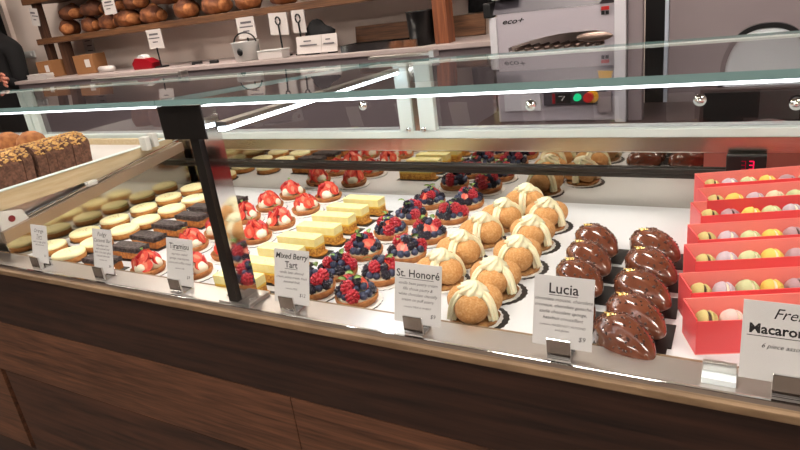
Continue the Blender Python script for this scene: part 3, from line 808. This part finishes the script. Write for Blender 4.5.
sign(-0.405, 0.075, 0.087, 'white price card reading St. Honoré', [T('St. Honoré', .0155, 0, .067, 0, .0002), T('vanilla bean pastry cream', .0062, 0, .056, .3), T('fills choux pastry &', .0062, 0, .048, .3), T('white chocolate chantilly', .0062, 0, .040, .3), T('cream on puff pastry', .0062, 0, .032, .3), T('contains MILK & WHEAT', .0042, 0, .0225, .2), T('$9', .008, .025, .011, .2)], [(-.002, .0645, .055)], 0.28)
sign(-0.198, 0.0755, 0.091, 'white price card reading Lucia, in front of the chocolate pods', [T('Lucia', .0185, 0, .069, 0, .0002), T('chocolate mousse, chocolate', .0062, 0, .059, .3), T('cremeux, chocolate ganache,', .0062, 0, .051, .3), T('azelia chocolate sponge,', .0062, 0, .043, .3), T('hazelnut croustillant', .0062, 0, .035, .3), T('contains HAZELNUT, ALMOND', .0043, 0, .0265, .15), T('and gluten', .0043, 0, .0205, .15), T('$9', .0085, .025, .011, .2)], [(0, .0665, .036)], 0.28)
sign(0.046, 0.094, 0.088, 'white price card reading French Macaron Box, partly out of frame at right', [T('French', .0165, .004, .070, .35), T('Macaron Box', .0150, .0, .0525, 0, .0004), T('6 piece assortment', .0072, .0, .037, .35), T('$18', .008, .03, .012, .2)], [(0, .0495, .084)], 0.26)
t = thing('card_holder', 'empty polished steel card holder block in front of the red box', 'card holder', (-0.020, 0.674, 0))
b = B(); bx(b, -0.0175, 0.0175, -0.012, 0.012, 0, 0.008, 0.001); obj('base', b, 'bluewhite', t)  # pale colour stands in for bright reflections on the polished steel
b = B(); bx(b, -0.0175, 0.0175, 0.002, 0.0085, 0.008, 0.020, 0.001); obj('clip', b, 'steel', t)

# ================================================================== LEFT MODULE: tray + loaf
TZ = 0.118
t = thing('wooden_tray', 'pale maple tray lined with white paper holding the chocolate loaf', 'tray', (-1.9, 1.0, 0.08))
def tp(n, bm, m): o = obj(n, bm, m, t); o.location = (1.9, -1.0, -0.08)
b = B(); bx(b, -1.575, -1.560, 0.70, 1.278, 0.092, 0.136, 0.001); tp('side_rail', b, 'traywood')
b = B(); bx(b, -2.29, -1.575, 1.263, 1.278, 0.092, 0.136, 0.001); tp('end_rail', b, 'traywood')
b = B(); bx(b, -1.578, -1.558, 0.70, 1.278, 0.1362, 0.1382); tp('rail_cap', b, 'white_frame')
b = B(); bx(b, -2.29, -1.5755, 0.70, 1.2625, 0.092, 0.117); tp('tray_base', b, 'traywood')
b = B(); bx(b, -2.285, -1.578, 0.70, 1.2625, 0.1172, 0.118); tp('paper_liner', b, 'paper')
t = thing('tray_support', 'grey metal support shelf under the pale maple tray', 'shelf', (-1.9, 1.0, DZ))
b = B(); bx(b, -0.37, 0.335, -0.26, 0.27, 0.0, 0.114); obj('support_body', b, 'steel', t)

def loaf_profile(w, h):
    pts = [(-w*0.42, 0), (-w*0.5, h*0.62)]
    for k in range(9):
        a = PI - PI*k/8; pts.append((w*0.5*math.cos(a), h*0.66 + h*0.34*math.sin(a)))
    pts += [(w*0.5, h*0.62), (w*0.42, 0)]
    return pts
def make_slice():
    t = thing('loaf_slice', 'x', 'cake slice')
    b = B(); prism(b, loaf_profile(0.105, 0.089), -0.0125, 0.0125)
    bmesh.ops.subdivide_edges(b, edges=[e for e in b.edges], cuts=1)
    for v in b.verts: v.co += Vector((rnd.uniform(-1, 1), rnd.uniform(-.4, .4), rnd.uniform(0, 1)))*0.0012
    obj('slice_body', b, 'loafcake', t)
    b = B()
    for k in range(60):
        a = rnd.uniform(0.05, PI-0.05)
        ico(b, (0.052*math.cos(a), rnd.uniform(-.0115, .0115), 0.0595+0.031*math.sin(a)), (rnd.uniform(.003, .007), rnd.uniform(.003, .005), rnd.uniform(.0015, .003)), 1, (0, 0, rnd.uniform(0, 3)))
    obj('nut_topping', b, 'nuts', t)
    return t
ls = None
for li, (nm, ylist, xo) in enumerate([('rear', [1.052-0.0262*k for k in range(6)], -1.698), ('front', [0.884-0.0262*k for k in range(6)], -1.700)]):
    for k, y in enumerate(ylist):
        lab = 'nut topped chocolate loaf slice, %s in the %s loaf' % (['rear-most', 'second from the back', 'third from the back', 'fourth from the back', 'fifth from the back', 'sixth from the back'][k], nm)
        if ls is None: ls = make_slice(); q_ = ls; q_['label'] = lab; q_['group'] = 'slices of chocolate loaf'
        else: q_ = dup(ls, (0, 0, 0), 0, lab, 'slices of chocolate loaf')
        q_.location = (xo+rnd.uniform(-.002, .002), y, TZ+0.0003); q_.rotation_euler = (0, 0, PI*(k % 2) + rnd.uniform(-.02, .02))
for i, (x, y, l) in enumerate([(-1.92, 1.06, 'brown domed bun behind the chocolate loaf, nearer the loaf'), (-2.03, 1.05, 'brown domed bun behind the chocolate loaf, at the frame edge')]):
    t = thing('brown_bun', l, 'bun', (x, y, TZ+0.0003))
    obj('bun_body', lathe(B(), [(0, 0), (0.040, 0), (0.047, 0.02), (0.046, 0.05), (0.036, 0.078), (0.018, 0.092), (0, 0.095)], 28), 'breadscore', t, True)

# ================================================================== BACK: shelf with bread
SY = 2.40
t = thing('bread_shelf', 'rustic two board wooden wall shelf with dark uprights holding bread', 'shelf', (-2.5, SY, 0.25))
def sp(n, bm, m): o = obj(n, bm, m, t); o.location = (2.5, -SY, -0.25); return o
b = B(); bx(b, -3.93, -1.10, SY, 2.655, 0.452, 0.487, 0.003); sp('shelf_board', b, 'shelfwood')
b = B(); bx(b, -3.96, -1.10, SY, 2.655, 0.690, 0.725, 0.003); sp('shelf_board', b, 'shelfwood')
b = B(); bx(b, -3.90, -3.855, SY+0.02, SY+0.06, 0.256, 0.4515); bx(b, -3.90, -3.855, SY+0.02, SY+0.06, 0.4875, 0.6895); sp('upright', b, 'postdark')
b = B(); bx(b, -3.755, -3.695, SY+0.02, SY+0.07, 0.256, 0.4515); sp('upright', b, 'postdark')
b = B(); bx(b, -1.155, -1.095, SY-0.065, SY-0.001, 0.256, 0.95); sp('upright', b, 'postwood')

def make_loaf(key, rx, ry, rz):
    def f():
        g = random.Random(hash(key) % 1000); b = B(); ball(b, (0, 0, 0), (1, 1, 1), 24, 16)
        for v in b.verts:
            p = v.co; n = 1+0.05*math.sin(5*p.x+3*p.y+1)+0.04*math.sin(7*p.z+4*p.x)
            v.co = Vector((p.x*rx*n, p.y*ry*(1-0.15*p.x*p.x)*n, max(p.z, -0.72)*rz*n))
        zmin = min(v.co.z for v in b.verts)
        for v in b.verts: v.co.z -= zmin
        return b
    return f
loaf_list = [(-3.56, 0.060, 0.050, 'bread', 0.4, 'low'), (-3.36, 0.050, 0.048, 'bread', 1.2, 'low'), (-3.20, 0.048, 0.046, 'bread', 1.5, 'low'), (-3.03, 0.078, 0.052, 'bread', 0.9, 'low'),
             (-2.83, 0.062, 0.050, 'bread', 1.3, 'low'), (-2.57, 0.070, 0.056, 'bread', 0.7, 'low'), (-2.36, 0.072, 0.052, 'bread', 1.0, 'low'), (-2.15, 0.070, 0.052, 'bread', 0.6, 'low'), (-1.93, 0.070, 0.050, 'bread', 0.8, 'low'),
             (-3.50, 0.075, 0.046, 'bread2', 0.5, 'top'), (-3.30, 0.064, 0.046, 'bread2', 1.1, 'top'), (-3.12, 0.066, 0.046, 'bread2', 0.7, 'top'), (-2.93, 0.072, 0.046, 'bread2', 0.4, 'top'), (-2.70, 0.070, 0.046, 'bread2', 0.9, 'top'), (-2.47, 0.070, 0.046, 'bread2', 0.6, 'top')]
SIDE = ['leftmost', 'second from the left', 'third from the left', 'fourth from the left', 'fifth from the left', 'sixth from the left', 'seventh from the left', 'eighth from the left', 'ninth from the left']
cnt = {'low': 0, 'top': 0}
for i, (x, r, h, mk, rot, lay) in enumerate(loaf_list):
    t = thing('bread_loaf', '%s crusty bread loaf, %s in the %s layer on the shelf' % ('brown' if mk == 'bread' else 'dark', SIDE[cnt[lay]], 'bottom' if lay == 'low' else 'upper'), 'bread', (x*1.044, SY+0.105, 0.4875 if lay == 'low' else 0.571), rot - 1.2 + (0 if lay == 'low' else 0.4), 'bread loaves on the shelf')
    cnt[lay] += 1
    obj('crust', make_loaf(i, r*1.28, r, h*1.05)(), mk, t, True)
    b = B(); N = 9
    sweep(b, [(r*1.1*(2*k/(N-1)-1)*0.75, 0.012*math.sin(3*k/(N-1)), h*1.72*(1-0.22*(2*k/(N-1)-1)**2)) for k in range(N)], [0.004+0.014*math.sin(PI*k/(N-1)) for k in range(N)], 8)
    obj('score', b, 'breadscore', t, True)
    b = B(); vs = ball(b, (r*1.04, 0, h*0.72), (r*0.32, r*0.62, h*0.62), 14, 8); obj('floury_end', b, 'breadscore', t, True)

def tagcard(x, y, z, w, h, label, rod=None, rz=0.0, roll=0.0, face=True):
    """price tag; rod = z of rod foot"""
    t = thing('price_tag', label, 'price tag', (x, y, z if rod is None else rod), rz)
    zz = 0 if rod is None else z-rod
    b = B(); box(b, (0, 0, zz), (w, 0.003, h), (0, roll, 0)); obj('tag_sheet', b, 'paper', t)
    if face:
        b = B()
        for k in range(3): box(b, (rnd.uniform(-.01, .01), -0.002, zz+h*(0.25-0.2*k)), (w*[.6, .75, .35][k], 0.001, h*[.10, .06, .06][k]), (0, roll, 0))
        obj('writing', b, 'grey_ink', t)
    if rod is not None:
        b = B(); cyl(b, (0, -0.004, 0), (0.0, -0.004, zz-(0 if not face else h*0.45)), 0.004, n=8)
        if not face:
            N = 12; sweep(b, [(0.014*math.sin(2*PI*k/N), -0.004, zz+0.014+0.018*math.cos(PI+2*PI*k/N)) for k in range(N+1)], 0.0035, 6)
        obj('rod', b, 'black', t)
        b = B(); bx(b, -0.035, 0.035, -0.02, 0.02, 0, 0.008); obj('foot', b, 'black', t)
tagcard(-3.86, SY-0.006, 0.615, 0.075, 0.10, 'white price tag hanging at the left end of the bread shelf', None, 0, 0.15)
tagcard(-3.155, SY-0.005, 0.605, 0.10, 0.085, 'white price tag hanging in front of the dark loaves')
tagcard(-2.70, SY-0.005, 0.655, 0.10, 0.05, 'white price tag below the upper board, cut by the frame top')

# back counter
t = thing('back_counter', 'pale back counter along the wall under the bread shelf', 'counter', (-2.3, 2.48, -Z0))
b = B(); bx(b, -1.80, 1.40, -0.18, 0.175, 0.0, Z0+0.235); obj('counter_body', b, 'counterface', t)
b = B(); bx(b, -1.80, 1.40, -0.20, 0.175, Z0+0.2355, Z0+0.2555, 0.003); obj('counter_top', b, 'countertop', t)
CT = 0.256
tagcard(-2.86, 2.40, 0.405, 0.115, 0.10, 'white price tag on a wire rod beside the red dispenser', CT)
tagcard(-2.20, 2.40, 0.405, 0.115, 0.10, 'white price tag on a wire rod over the white tub', CT)
tagcard(-1.995, 2.40, 0.405, 0.11, 0.10, 'blank back of a price tag on a looped rod, left of two', CT, 0, 0.05, False)
tagcard(-1.875, 2.40, 0.405, 0.075, 0.10, 'blank back of a price tag on a looped rod, right of two', CT, 0, 0.03, False)
t = thing('tape_dispenser', 'dark red tape dispenser on the back counter', 'tape dispenser', (-2.98, 2.40, CT))
b = B(); prism(b, [(-0.075, 0), (0.075, 0), (0.085, 0.03), (0.03, 0.055), (-0.05, 0.06), (-0.08, 0.035)], -0.03, 0.03); obj('body', b, 'redplastic', t)
b = B(); cyl(b, (-0.01, -0.022, 0.045), (-0.01, 0.022, 0.045), 0.032, n=20); obj('tape_roll', b, 'white_plastic', t)
t = thing('white_tub', 'white plastic tub with dark handle on the back counter', 'tub', (-2.19, 2.36, CT))
obj('tub', lathe(B(), [(0, 0), (0.060, 0), (0.066, 0.085), (0.070, 0.09), (0.062, 0.09), (0.058, 0.01), (0, 0.01)], 24), 'white_plastic', t, True)
b = B(); sweep(b, [(0.07*math.cos(PI*k/12), 0.0, 0.085+0.045*math.sin(PI*k/12)) for k in range(13)], 0.004, 8); obj('handle', b, 'black', t)
b = B(); ball(b, (0.015, -0.064, 0.045), (0.018, 0.006, 0.018), 12, 8); obj('label_spot', b, 'black', t)
t = thing('white_container', 'low white rectangular container beside the white tub', 'container', (-2.0, 2.33, CT))
b = B(); box(b, (0, 0, 0.018), (0.15, 0.06, 0.036), None, 0.006); obj('body', b, 'paper', t)
b = B(); box(b, (0, 0, 0.039), (0.155, 0.064, 0.006), None, 0.002); obj('lid', b, 'white_plastic', t)
def tent(x, label, w):
    t = thing('table_sign', label, 'sign', (x, 2.35, CT))
    b = B(); box(b, (0, 0, 0.045), (w, 0.004, 0.078), (-0.2, 0, 0)); obj('sheet', b, 'paper', t)
    b = B(); box(b, (0, 0.014, 0.022), (w*0.5, 0.02, 0.044)); obj('stand', b, 'black', t)
    b = B()
    for k in range(3): box(b, (0, -0.0065+0.003*k-0.003, 0.062-0.018*k), (w*[.3, .7, .6][k], 0.001, 0.006), (-0.2, 0, 0))
    obj('writing', b, 'grey_ink', t)
tent(-1.80, 'wide white table sign beside the black cloth on the back counter', 0.14)
tent(-1.685, 'narrow white table sign right of the black cloth', 0.085)
t = thing('black_cloth', 'crumpled black cloth draped behind the white table signs', 'cloth', (-1.80, 2.44, CT))
b = B(); ball(b, (0, 0, 0.07), (0.09, 0.035, 0.072), 20, 12)
for v in b.verts: v.co += Vector((math.sin(90*v.co.z)*.008, math.sin(70*v.co.x)*.006, math.sin(60*v.co.x+2)*.010)); v.co.z = max(v.co.z, 0.0)
obj('fabric', b, 'cloth_black', t, True)
t = thing('paper_bundle', 'roll of pale paper lying on the back counter near the left', 'paper roll', (-3.33, 2.40, CT))
b = B(); cyl(b, (-0.06, 0, 0.018), (0.06, 0, 0.018), 0.018, n=16); obj('roll', b, 'paper', t, True)
for i, (x, y, s, l) in enumerate([(-3.52, 2.44, (0.16, 0.10, 0.11), 'brown kraft box on the counter right of the dark upright'), (-3.86, 2.40, (0.13, 0.10, 0.10), 'brown kraft box on the counter left of the dark upright')]):
    t = thing('kraft_box', l, 'box', (x, y, CT), 0.1)
    b = B(); box(b, (0, 0, s[2]/2), s, None, 0.003); obj('carton', b, 'kraft', t)
    b = B(); box(b, (s[0]*0.2, -s[1]/2-0.001, s[2]*0.55), (s[0]*0.25, 0.002, s[2]*0.4)); obj('sticker', b, 'paper', t)
t = thing('parchment_stack', 'flat stack of pale parchment sheets at the counter left end', 'paper', (-3.86, 2.315, CT))
b = B()
for k in range(4): box(b, (rnd.uniform(-.004, .004), 0, 0.004+0.008*k), (0.20, 0.05, 0.0075))
obj('sheets', b, 'paper', t)
for x, l, w in ((-2.60, 'dark handled knife lying on the back counter', 0.16), (-2.47, 'second dark handled knife lying beside the first', 0.13)):
    t = thing('bread_knife', l, 'knife', (x, 2.36, CT), 0.05)
    b = B(); bx(b, -w*0.6, 0.02, -0.008, 0.008, 0.0005, 0.004); obj('blade', b, 'chrome', t)
    b = B(); bx(b, 0.02, 0.02+w*0.4, -0.008, 0.008, 0.0, 0.016, 0.003); obj('handle', b, 'black', t)
t = thing('steel_tray', 'bright steel baking tray on the back counter beside the signs', 'tray', (-1.42, 2.36, CT))
b = B(); bx(b, -0.17, 0.20, -0.06, 0.06, 0.0, 0.004); bx(b, -0.17, 0.20, -0.064, -0.058, 0.0, 0.03); bx(b, -0.17, 0.20, 0.058, 0.064, 0.0, 0.03); bx(b, -0.174, -0.168, -0.064, 0.064, 0.0, 0.03); bx(b, 0.198, 0.204, -0.064, 0.064, 0.0, 0.03)
obj('pan', b, 'chrome', t)
t = thing('cutting_board', 'long brown cutting board leaning on the wall behind the steel tray', 'cutting board', (-1.45, 2.60, CT))
b = B(); box(b, (0.08, 0, 0.045), (0.66, 0.02, 0.09), (-0.15, 0, 0), 0.003); obj('plank', b, 'shelfwood', t)

# black bin and hanging apron by the right post
t = thing('black_bin', 'black bin standing left of the warm wooden post', 'bin', (-1.225, 2.37, CT))
obj('shell', lathe(B(), [(0, 0), (0.055, 0), (0.062, 0.13), (0.066, 0.135), (0.058, 0.135), (0.052, 0.01), (0, 0.01)], 20), 'black', t, True)
t = thing('hanging_apron', 'black apron hanging on the wall behind the wooden post', 'apron', (-0.955, 2.60, 0.52))
b = B(); NX, NZ = 16, 14
g_ = [[b.verts.new((0.26*(i/NX-0.5)*(0.75+0.25*(1-j/NZ)) - 0.03, 0.012*math.sin(i*1.5)+0.004*math.sin(j), -0.17+0.52*j/NZ)) for i in range(NX+1)] for j in range(NZ+1)]
for j in range(NZ):
    for i in range(NX): b.faces.new((g_[j][i], g_[j][i+1], g_[j+1][i+1], g_[j+1][i]))
bmesh.ops.solidify(b, geom=b.faces[:], thickness=0.008); obj('fabric', b, 'cloth_black', t, True)
b = B(); cyl(b, (-0.03, 0.02, 0.335), (-0.03, 0.055, 0.335), 0.008, n=10); obj('hook', b, 'chrome', t)

# ================================================================== BREAD SLICER on work table
t = thing('work_table', 'dark brown work table behind the pastry case', 'table', (-0.1, 1.98, -Z0))
b = B(); bx(b, -0.72, 0.75, -0.20, 0.20, Z0-0.01, Z0+0.024, 0.003); obj('table_top', b, 'darkbrown', t)
b = B(); bx(b, -0.70, 0.73, -0.17, 0.18, 0.0, Z0-0.0105); obj('table_body', b, 'darkbrown', t)
MT = 0.0245
t = thing('bread_slicer', 'large grey bread slicing machine with arched mouth and lit green button', 'bread slicer', (-0.55, 1.9, MT))
def mp_(n, bm, m, par=None, sm=False):
    o = obj(n, bm, m, par or t, sm)
    if par is None: o.location = (0.55, -1.9, -MT)
    return o
b = B(); bx(b, -0.745, -0.355, 1.92, 2.16, MT, 0.235, 0.004); mp_('lower_body', b, 'grey_mach')
# arched front panel
b = B(); poly = [(-0.722, 0.362), (-0.722, 0.246)]
poly += [(-0.690, 0.246)] + [(-0.690+0.27*(k/14), 0.262+0.030*math.sin(PI*0.5*min(1, (k/14)*1.3)) ) for k in range(15)] + [(-0.400, 0.262), (-0.400, 0.246), (-0.372, 0.246), (-0.372, 0.362)]
prism(b, poly, 1.90, 1.915); mp_('front_panel', b, 'grey_mach')
b = B(); prism(b, [(1.90, 0.3625), (2.14, 0.3625), (2.14, 0.46), (2.02, 0.46), (1.93, 0.40)], -0.735, -0.36, 'x'); mp_('hood', b, 'dark_mach')
b = B(); bx(b, -0.746, -0.7225, 1.892, 1.925, 0.236, 0.355, 0.002); mp_('frame_post', b, 'light_mach')
b = B(); bx(b, -0.3715, -0.340, 1.892, 1.925, MT, 0.55, 0.002); mp_('frame_post', b, 'light_mach')
b = B(); bx(b, -0.338, -0.298, 1.91, 1.94, MT, 0.55, 0.002); mp_('side_cover', b, 'fridge')
b = B(); bx(b, -0.722, -0.375, 2.02, 2.14, 0.2355, 0.362); mp_('back_box', b, 'wall')
for k in range(9):
    b = B(); cyl(b, (-0.675+0.031*k, 1.925, 0.2505), (-0.652+0.031*k, 1.99, 0.256), 0.0062, n=10); mp_('slicing_blade', b, 'blade', None, True)
b = B(); ball(b, (-0.425, 1.882, 0.276), (0.052, 0.008, 0.0135), 24, 12); mp_('paddle', b, 'blade', None, True)
b = B(); bx(b, -0.76, -0.735, 1.885, 1.93, 0.356, 0.40, 0.004); mp_('hinge', b, 'black')
b = B(); bx(b, -0.735, -0.655, 1.90, 1.95, 0.405, 0.45, 0.002); mp_('white_box', b, 'white_plastic')
b = B(); prism(b, [(-0.415, 0.375), (-0.375, 0.378), (-0.378, 0.40), (-0.410, 0.40)], 1.885, 1.90); mp_('warning_light', b, 'yellowplastic')
o = text_mesh([('eco+', 0.022, 0, 0, 0.35, 0.0005, 1.5)], 'lettering', t, 'ink', (0.55-0.673, -1.9+1.8993, -MT+0.333))
b = B(); bx(b, -0.408, -0.386, 1.898, 1.8998, 0.345, 0.355); mp_('warning_sticker', b, 'estop')
b = B(); bx(b, -0.408, -0.399, 1.898, 1.8998, 0.333, 0.343); bx(b, -0.396, -0.387, 1.898, 1.8998, 0.333, 0.343); mp_('warning_sticker', b, 'black')
b = B(); bx(b, -0.590, -0.400, 1.912, 1.9195, 0.076, 0.118, 0.001); cp_ = mp_('control_panel', b, 'dark_mach')
b = B(); bx(b, -0.562, -0.553, 1.908, 1.9118, 0.082, 0.113); mp_('control_sticker', b, 'redplastic')
b = B(); bx(b, -0.549, -0.505, 1.908, 1.9118, 0.083, 0.113); mp_('control_dial', b, 'black')
b = B(); box(b, (-0.527, 1.9065, 0.098), (0.003, 0.002, 0.016), (0, 0.6, 0)); box(b, (-0.535, 1.9065, 0.104), (0.012, 0.001, 0.002)); mp_('dial_mark', b, 'white_plastic')
b = B(); cyl(b, (-0.484, 1.9118, 0.099), (-0.484, 1.898, 0.099), 0.0115, 0.010, 24); mp_('green_button', b, 'green_lit')
b = B(); cyl(b, (-0.440, 1.9118, 0.099), (-0.440, 1.908, 0.099), 0.019, n=24); mp_('stop_ring', b, 'yellowplastic')
b = B(); cyl(b, (-0.448, 1.908, 0.100), (-0.448, 1.888, 0.100), 0.0135, 0.0145, 24); mp_('stop_button', b, 'estop')
b = B(); bx(b, -0.72, -0.60, 1.912, 1.9195, 0.06, 0.125, 0.002); mp_('cover_plate', b, 'light_mach')
b = B(); bx(b, -0.438+0.014, -0.385, 1.910, 1.9195, 0.05, 0.112); mp_('rating_plate', b, 'fridge')

# fridge; black cabinet widened left to paint the shaded gap by the slicer
t = thing('steel_fridge', 'tall grey steel fridge with pale door gasket beside the slicer', 'fridge', (0.3, 2.27, -Z0))
b = B(); bx(b, -0.64, 1.2, -0.04, 0.34, 0.0, 1.75); obj("cabinet", b, 'black', t)
b = B(); bx(b, -0.565, 1.2, -0.07, -0.042, 0.02, 1.74, 0.004); obj('door', b, 'fridge', t)
b = B(); bx(b, -0.578, -0.567, -0.066, -0.042, 0.02, 1.74); obj('gasket', b, 'blueedge', t)
# round-topped white panel with black rim, standing on a low dark cabinet
t = thing('low_cabinet', 'low dark cabinet on the work table under the white round-topped board', 'cabinet', (0.02, 1.90, MT))
b = B(); bx(b, -0.16, 0.22, -0.075, 0.10, 0.0, 0.098, 0.003); obj('cabinet_body', b, 'darkbrown', t)
b = B(); bx(b, -0.15, 0.21, -0.079, -0.0755, 0.01, 0.09, 0.001); obj('cabinet_door', b, 'black', t)
t = thing('whiteboard', 'large white round-topped board with thick black rim in front of the grey fridge', 'board', (0.006, 1.86, MT+0.0985))
def arch(hw, h, n=40, e=2.4):
    return [(hw*(-1+2*k/n), h*max(0.0, 1-abs(-1+2*k/n)**e)**(1/e)) for k in range(n+1)]
b = B(); prism(b, arch(0.094, 0.142), -0.008, 0.010); obj('face', b, 'bluewhite', t)
b = B(); A_ = arch(0.0945, 0.1425); O_ = arch(0.106, 0.154)
va = [[b.verts.new((x, yy, z)) for x, z in A_] for yy in (-0.011, 0.013)]; vo = [[b.verts.new((x, yy, z)) for x, z in O_] for yy in (-0.011, 0.013)]
for k in range(len(A_)-1):
    b.faces.new((va[0][k], va[0][k+1], vo[0][k+1], vo[0][k])); b.faces.new((va[1][k], vo[1][k], vo[1][k+1], va[1][k+1]))
    b.faces.new((vo[0][k], vo[0][k+1], vo[1][k+1], vo[1][k])); b.faces.new((va[0][k], va[1][k], va[1][k+1], va[0][k+1]))
bmesh.ops.recalc_face_normals(b, faces=b.faces[:]); obj('rim', b, 'black', t)
t = thing('round_stool', 'round-backed stool with brown rim seen low through the rear glass', 'stool', (0.02, 1.60, -Z0))
b = B(); cyl(b, (0, 0.03, Z0-0.045), (0, 0.05, Z0-0.045), 0.112, n=48); obj('backrest', b, 'countertop', t)
b = lathe(B(), [(0.1125, -0.012), (0.126, -0.012), (0.126, 0.012), (0.1125, 0.012), (0.1125, -0.012)], 48)
for v in b.verts: v.co = Vector((v.co.x, v.co.z+0.04, v.co.y+Z0-0.045))
obj('backrest_rim', b, 'darkbrown', t)
b = B(); cyl(b, (0, 0.04, 0.662), (0, 0.04, Z0-0.172), 0.012, n=12); obj('back_post', b, 'black', t)
b = B(); cyl(b, (0, 0, 0.62), (0, 0, 0.66), 0.14, n=32); obj('seat', b, 'darkbrown', t)
for sx in (-1, 1):
    for sy in (-1, 1):
        b = B(); cyl(b, (0.09*sx, 0.09*sy, 0.0), (0.07*sx, 0.07*sy, 0.619), 0.012, n=10); obj('leg', b, 'black', t)

# ================================================================== PERSON at the left edge
def skinned(name, verts, edges, radii, m, parent, loc=(0, 0, 0), sub=2):
    me = bpy.data.meshes.new(name); me.from_pydata(verts, edges, []); me.update()
    o = bpy.data.objects.new(name, me); C.objects.link(o); o.parent = parent; o.location = loc
    md = o.modifiers.new('skin', 'SKIN'); md.use_smooth_shade = True
    for i, sv in enumerate(me.skin_vertices[0].data):
        sv.radius = radii[i] if hasattr(radii[i], '__len__') else (radii[i], radii[i]); sv.use_root = (i == 0)
    s2 = o.modifiers.new('sub', 'SUBSURF'); s2.levels = sub; s2.render_levels = sub
    me.materials.append(M[m]); return o
PX, PY = -4.42, 2.42
per = thing('person', 'person in dark clothes at the left edge, reaching one hand forward', 'person', (PX, PY, -Z0))
V = [(0, 0, 0.95), (0, 0, 1.10), (0, 0.01, 1.28), (0, 0.01, 1.42), (0, 0, 1.50), (0, -0.01, 1.56), (0, -0.015, 1.64), (0, -0.015, 1.72)]
E_ = [(0, 1), (1, 2), (2, 3), (3, 4), (4, 5), (5, 6), (6, 7)]
Rr = [(0.15, 0.11), (0.13, 0.10), (0.15, 0.11), (0.13, 0.09), (0.055, 0.055), (0.065, 0.07), (0.085, 0.095), (0.06, 0.07)]
def chain(start, pts, rs):
    p = start
    for q, r in zip(pts, rs): V.append(q); Rr.append(r); E_.append((p, len(V)-1)); p = len(V)-1
chain(0, [(-0.10, 0, 0.86), (-0.11, -0.01, 0.50), (-0.11, 0.02, 0.10), (-0.11, -0.10, 0.045)], [0.095, 0.065, 0.045, 0.04])
chain(0, [(0.10, 0, 0.86), (0.11, -0.01, 0.50), (0.11, 0.02, 0.10), (0.11, -0.10, 0.045)], [0.095, 0.065, 0.045, 0.04])
chain(3, [(-0.20, 0.01, 1.40), (-0.24, 0.02, 1.12), (-0.20, -0.12, 0.92)], [0.06, 0.045, 0.032])
chain(3, [(0.19, 0.0, 1.40), (0.20, -0.02, 1.14), (0.235, -0.14, 1.22)], [0.06, 0.046, 0.033])
body = skinned('body', V, E_, Rr, 'cloth_black', per)
b = B(); ball(b, (0, -0.015, 1.66), (0.078, 0.095, 0.115), 24, 16)
for v in b.verts:
    if v.co.y < -0.08 and 1.63 < v.co.z < 1.66 and abs(v.co.x) < 0.02: v.co.y -= 0.018
obj('face', b, 'skin', per, True)
b = B()
for s_ in (-1, 1): ball(b, (0.03*s_, -0.103, 1.67), (0.010, 0.006, 0.007), 10, 6)
obj('eyes', b, 'ink', per, True)
b = B(); ball(b, (0, 0.006, 1.70), (0.090, 0.098, 0.10), 20, 12); obj('hair', b, 'hair', per, True)
# hand with five fingers, palm at the end of the right forearm
hx = thing('tmp', None, None); bpy.data.objects.remove(hx)
HV = [(0.235, -0.14, 1.22), (0.262, -0.165, 1.229), (0.295, -0.19, 1.232)]; HE = [(0, 1), (1, 2)]; HR = [0.026, (0.034, 0.018), (0.038, 0.016)]
hand = skinned('hand', HV, HE, HR, 'skin', per)
for k, (dz, L) in enumerate([(0.026, 0.068), (0.009, 0.078), (-0.009, 0.073), (-0.026, 0.058)]):
    base = Vector((0.285, -0.182, 1.232+dz))
    P = [tuple(base), tuple(base+Vector((0.034, -0.018, dz*0.25))), tuple(base+Vector((0.034+L*0.4, -0.026, dz*0.3-0.004))), tuple(base+Vector((0.03+L*0.75, -0.026, dz*0.3-0.012)))]
    skinned('finger', P, [(0, 1), (1, 2), (2, 3)], [0.010, 0.0095, 0.0085, 0.007], 'skin', per)
skinned('thumb', [(0.262, -0.165, 1.236), (0.280, -0.200, 1.264), (0.305, -0.222, 1.276), (0.326, -0.236, 1.276)], [(0, 1), (1, 2), (2, 3)], [0.013, 0.0115, 0.010, 0.008], 'skin', per)
# dark doorway beside the back wall
b = B(); bx(b, -4.62, -4.575, 2.63, 2.785, -Z0, 1.75); struct('trim_doorway', b, 'wall')

# ================================================================== lift everything to the floor, camera, world
for o in list(S.objects):
    if o.parent is None: o.location.z += Z0
R = [[0.8680453883125101, 0.06518344234229753, -0.4921872841447573], [0.4806649148470231, -0.35859106895499027, 0.8002335189810664], [-0.12433198890264587, -0.9312161747468336, -0.342604717459329]]
cam = bpy.data.cameras.new('camera'); co = bpy.data.objects.new('camera', cam); C.objects.link(co)
mw = Matrix(((R[0][0], -R[0][1], -R[0][2], 0), (R[1][0], -R[1][1], -R[1][2], 0), (R[2][0], -R[2][1], -R[2][2], 0.45+Z0), (0, 0, 0, 1)))
co.matrix_world = mw
cam.sensor_fit = 'HORIZONTAL'; cam.sensor_width = 36; cam.lens = 618.457/800*36; cam.clip_start = 0.02
S.camera = co
w = bpy.data.worlds.new('world'); S.world = w; w.use_nodes = True
w.node_tree.nodes['Background'].inputs[0].default_value = (0.55, 0.5, 0.47, 1); w.node_tree.nodes['Background'].inputs[1].default_value = 1.0
S.view_settings.view_transform = 'Standard'; S.view_settings.look = 'None'; S.view_settings.gamma = 1
S.view_settings.use_curve_mapping = False; S.view_settings.exposure = 0.0
S.cycles.max_bounces = 12; S.cycles.transparent_max_bounces = 24; S.cycles.glossy_bounces = 6
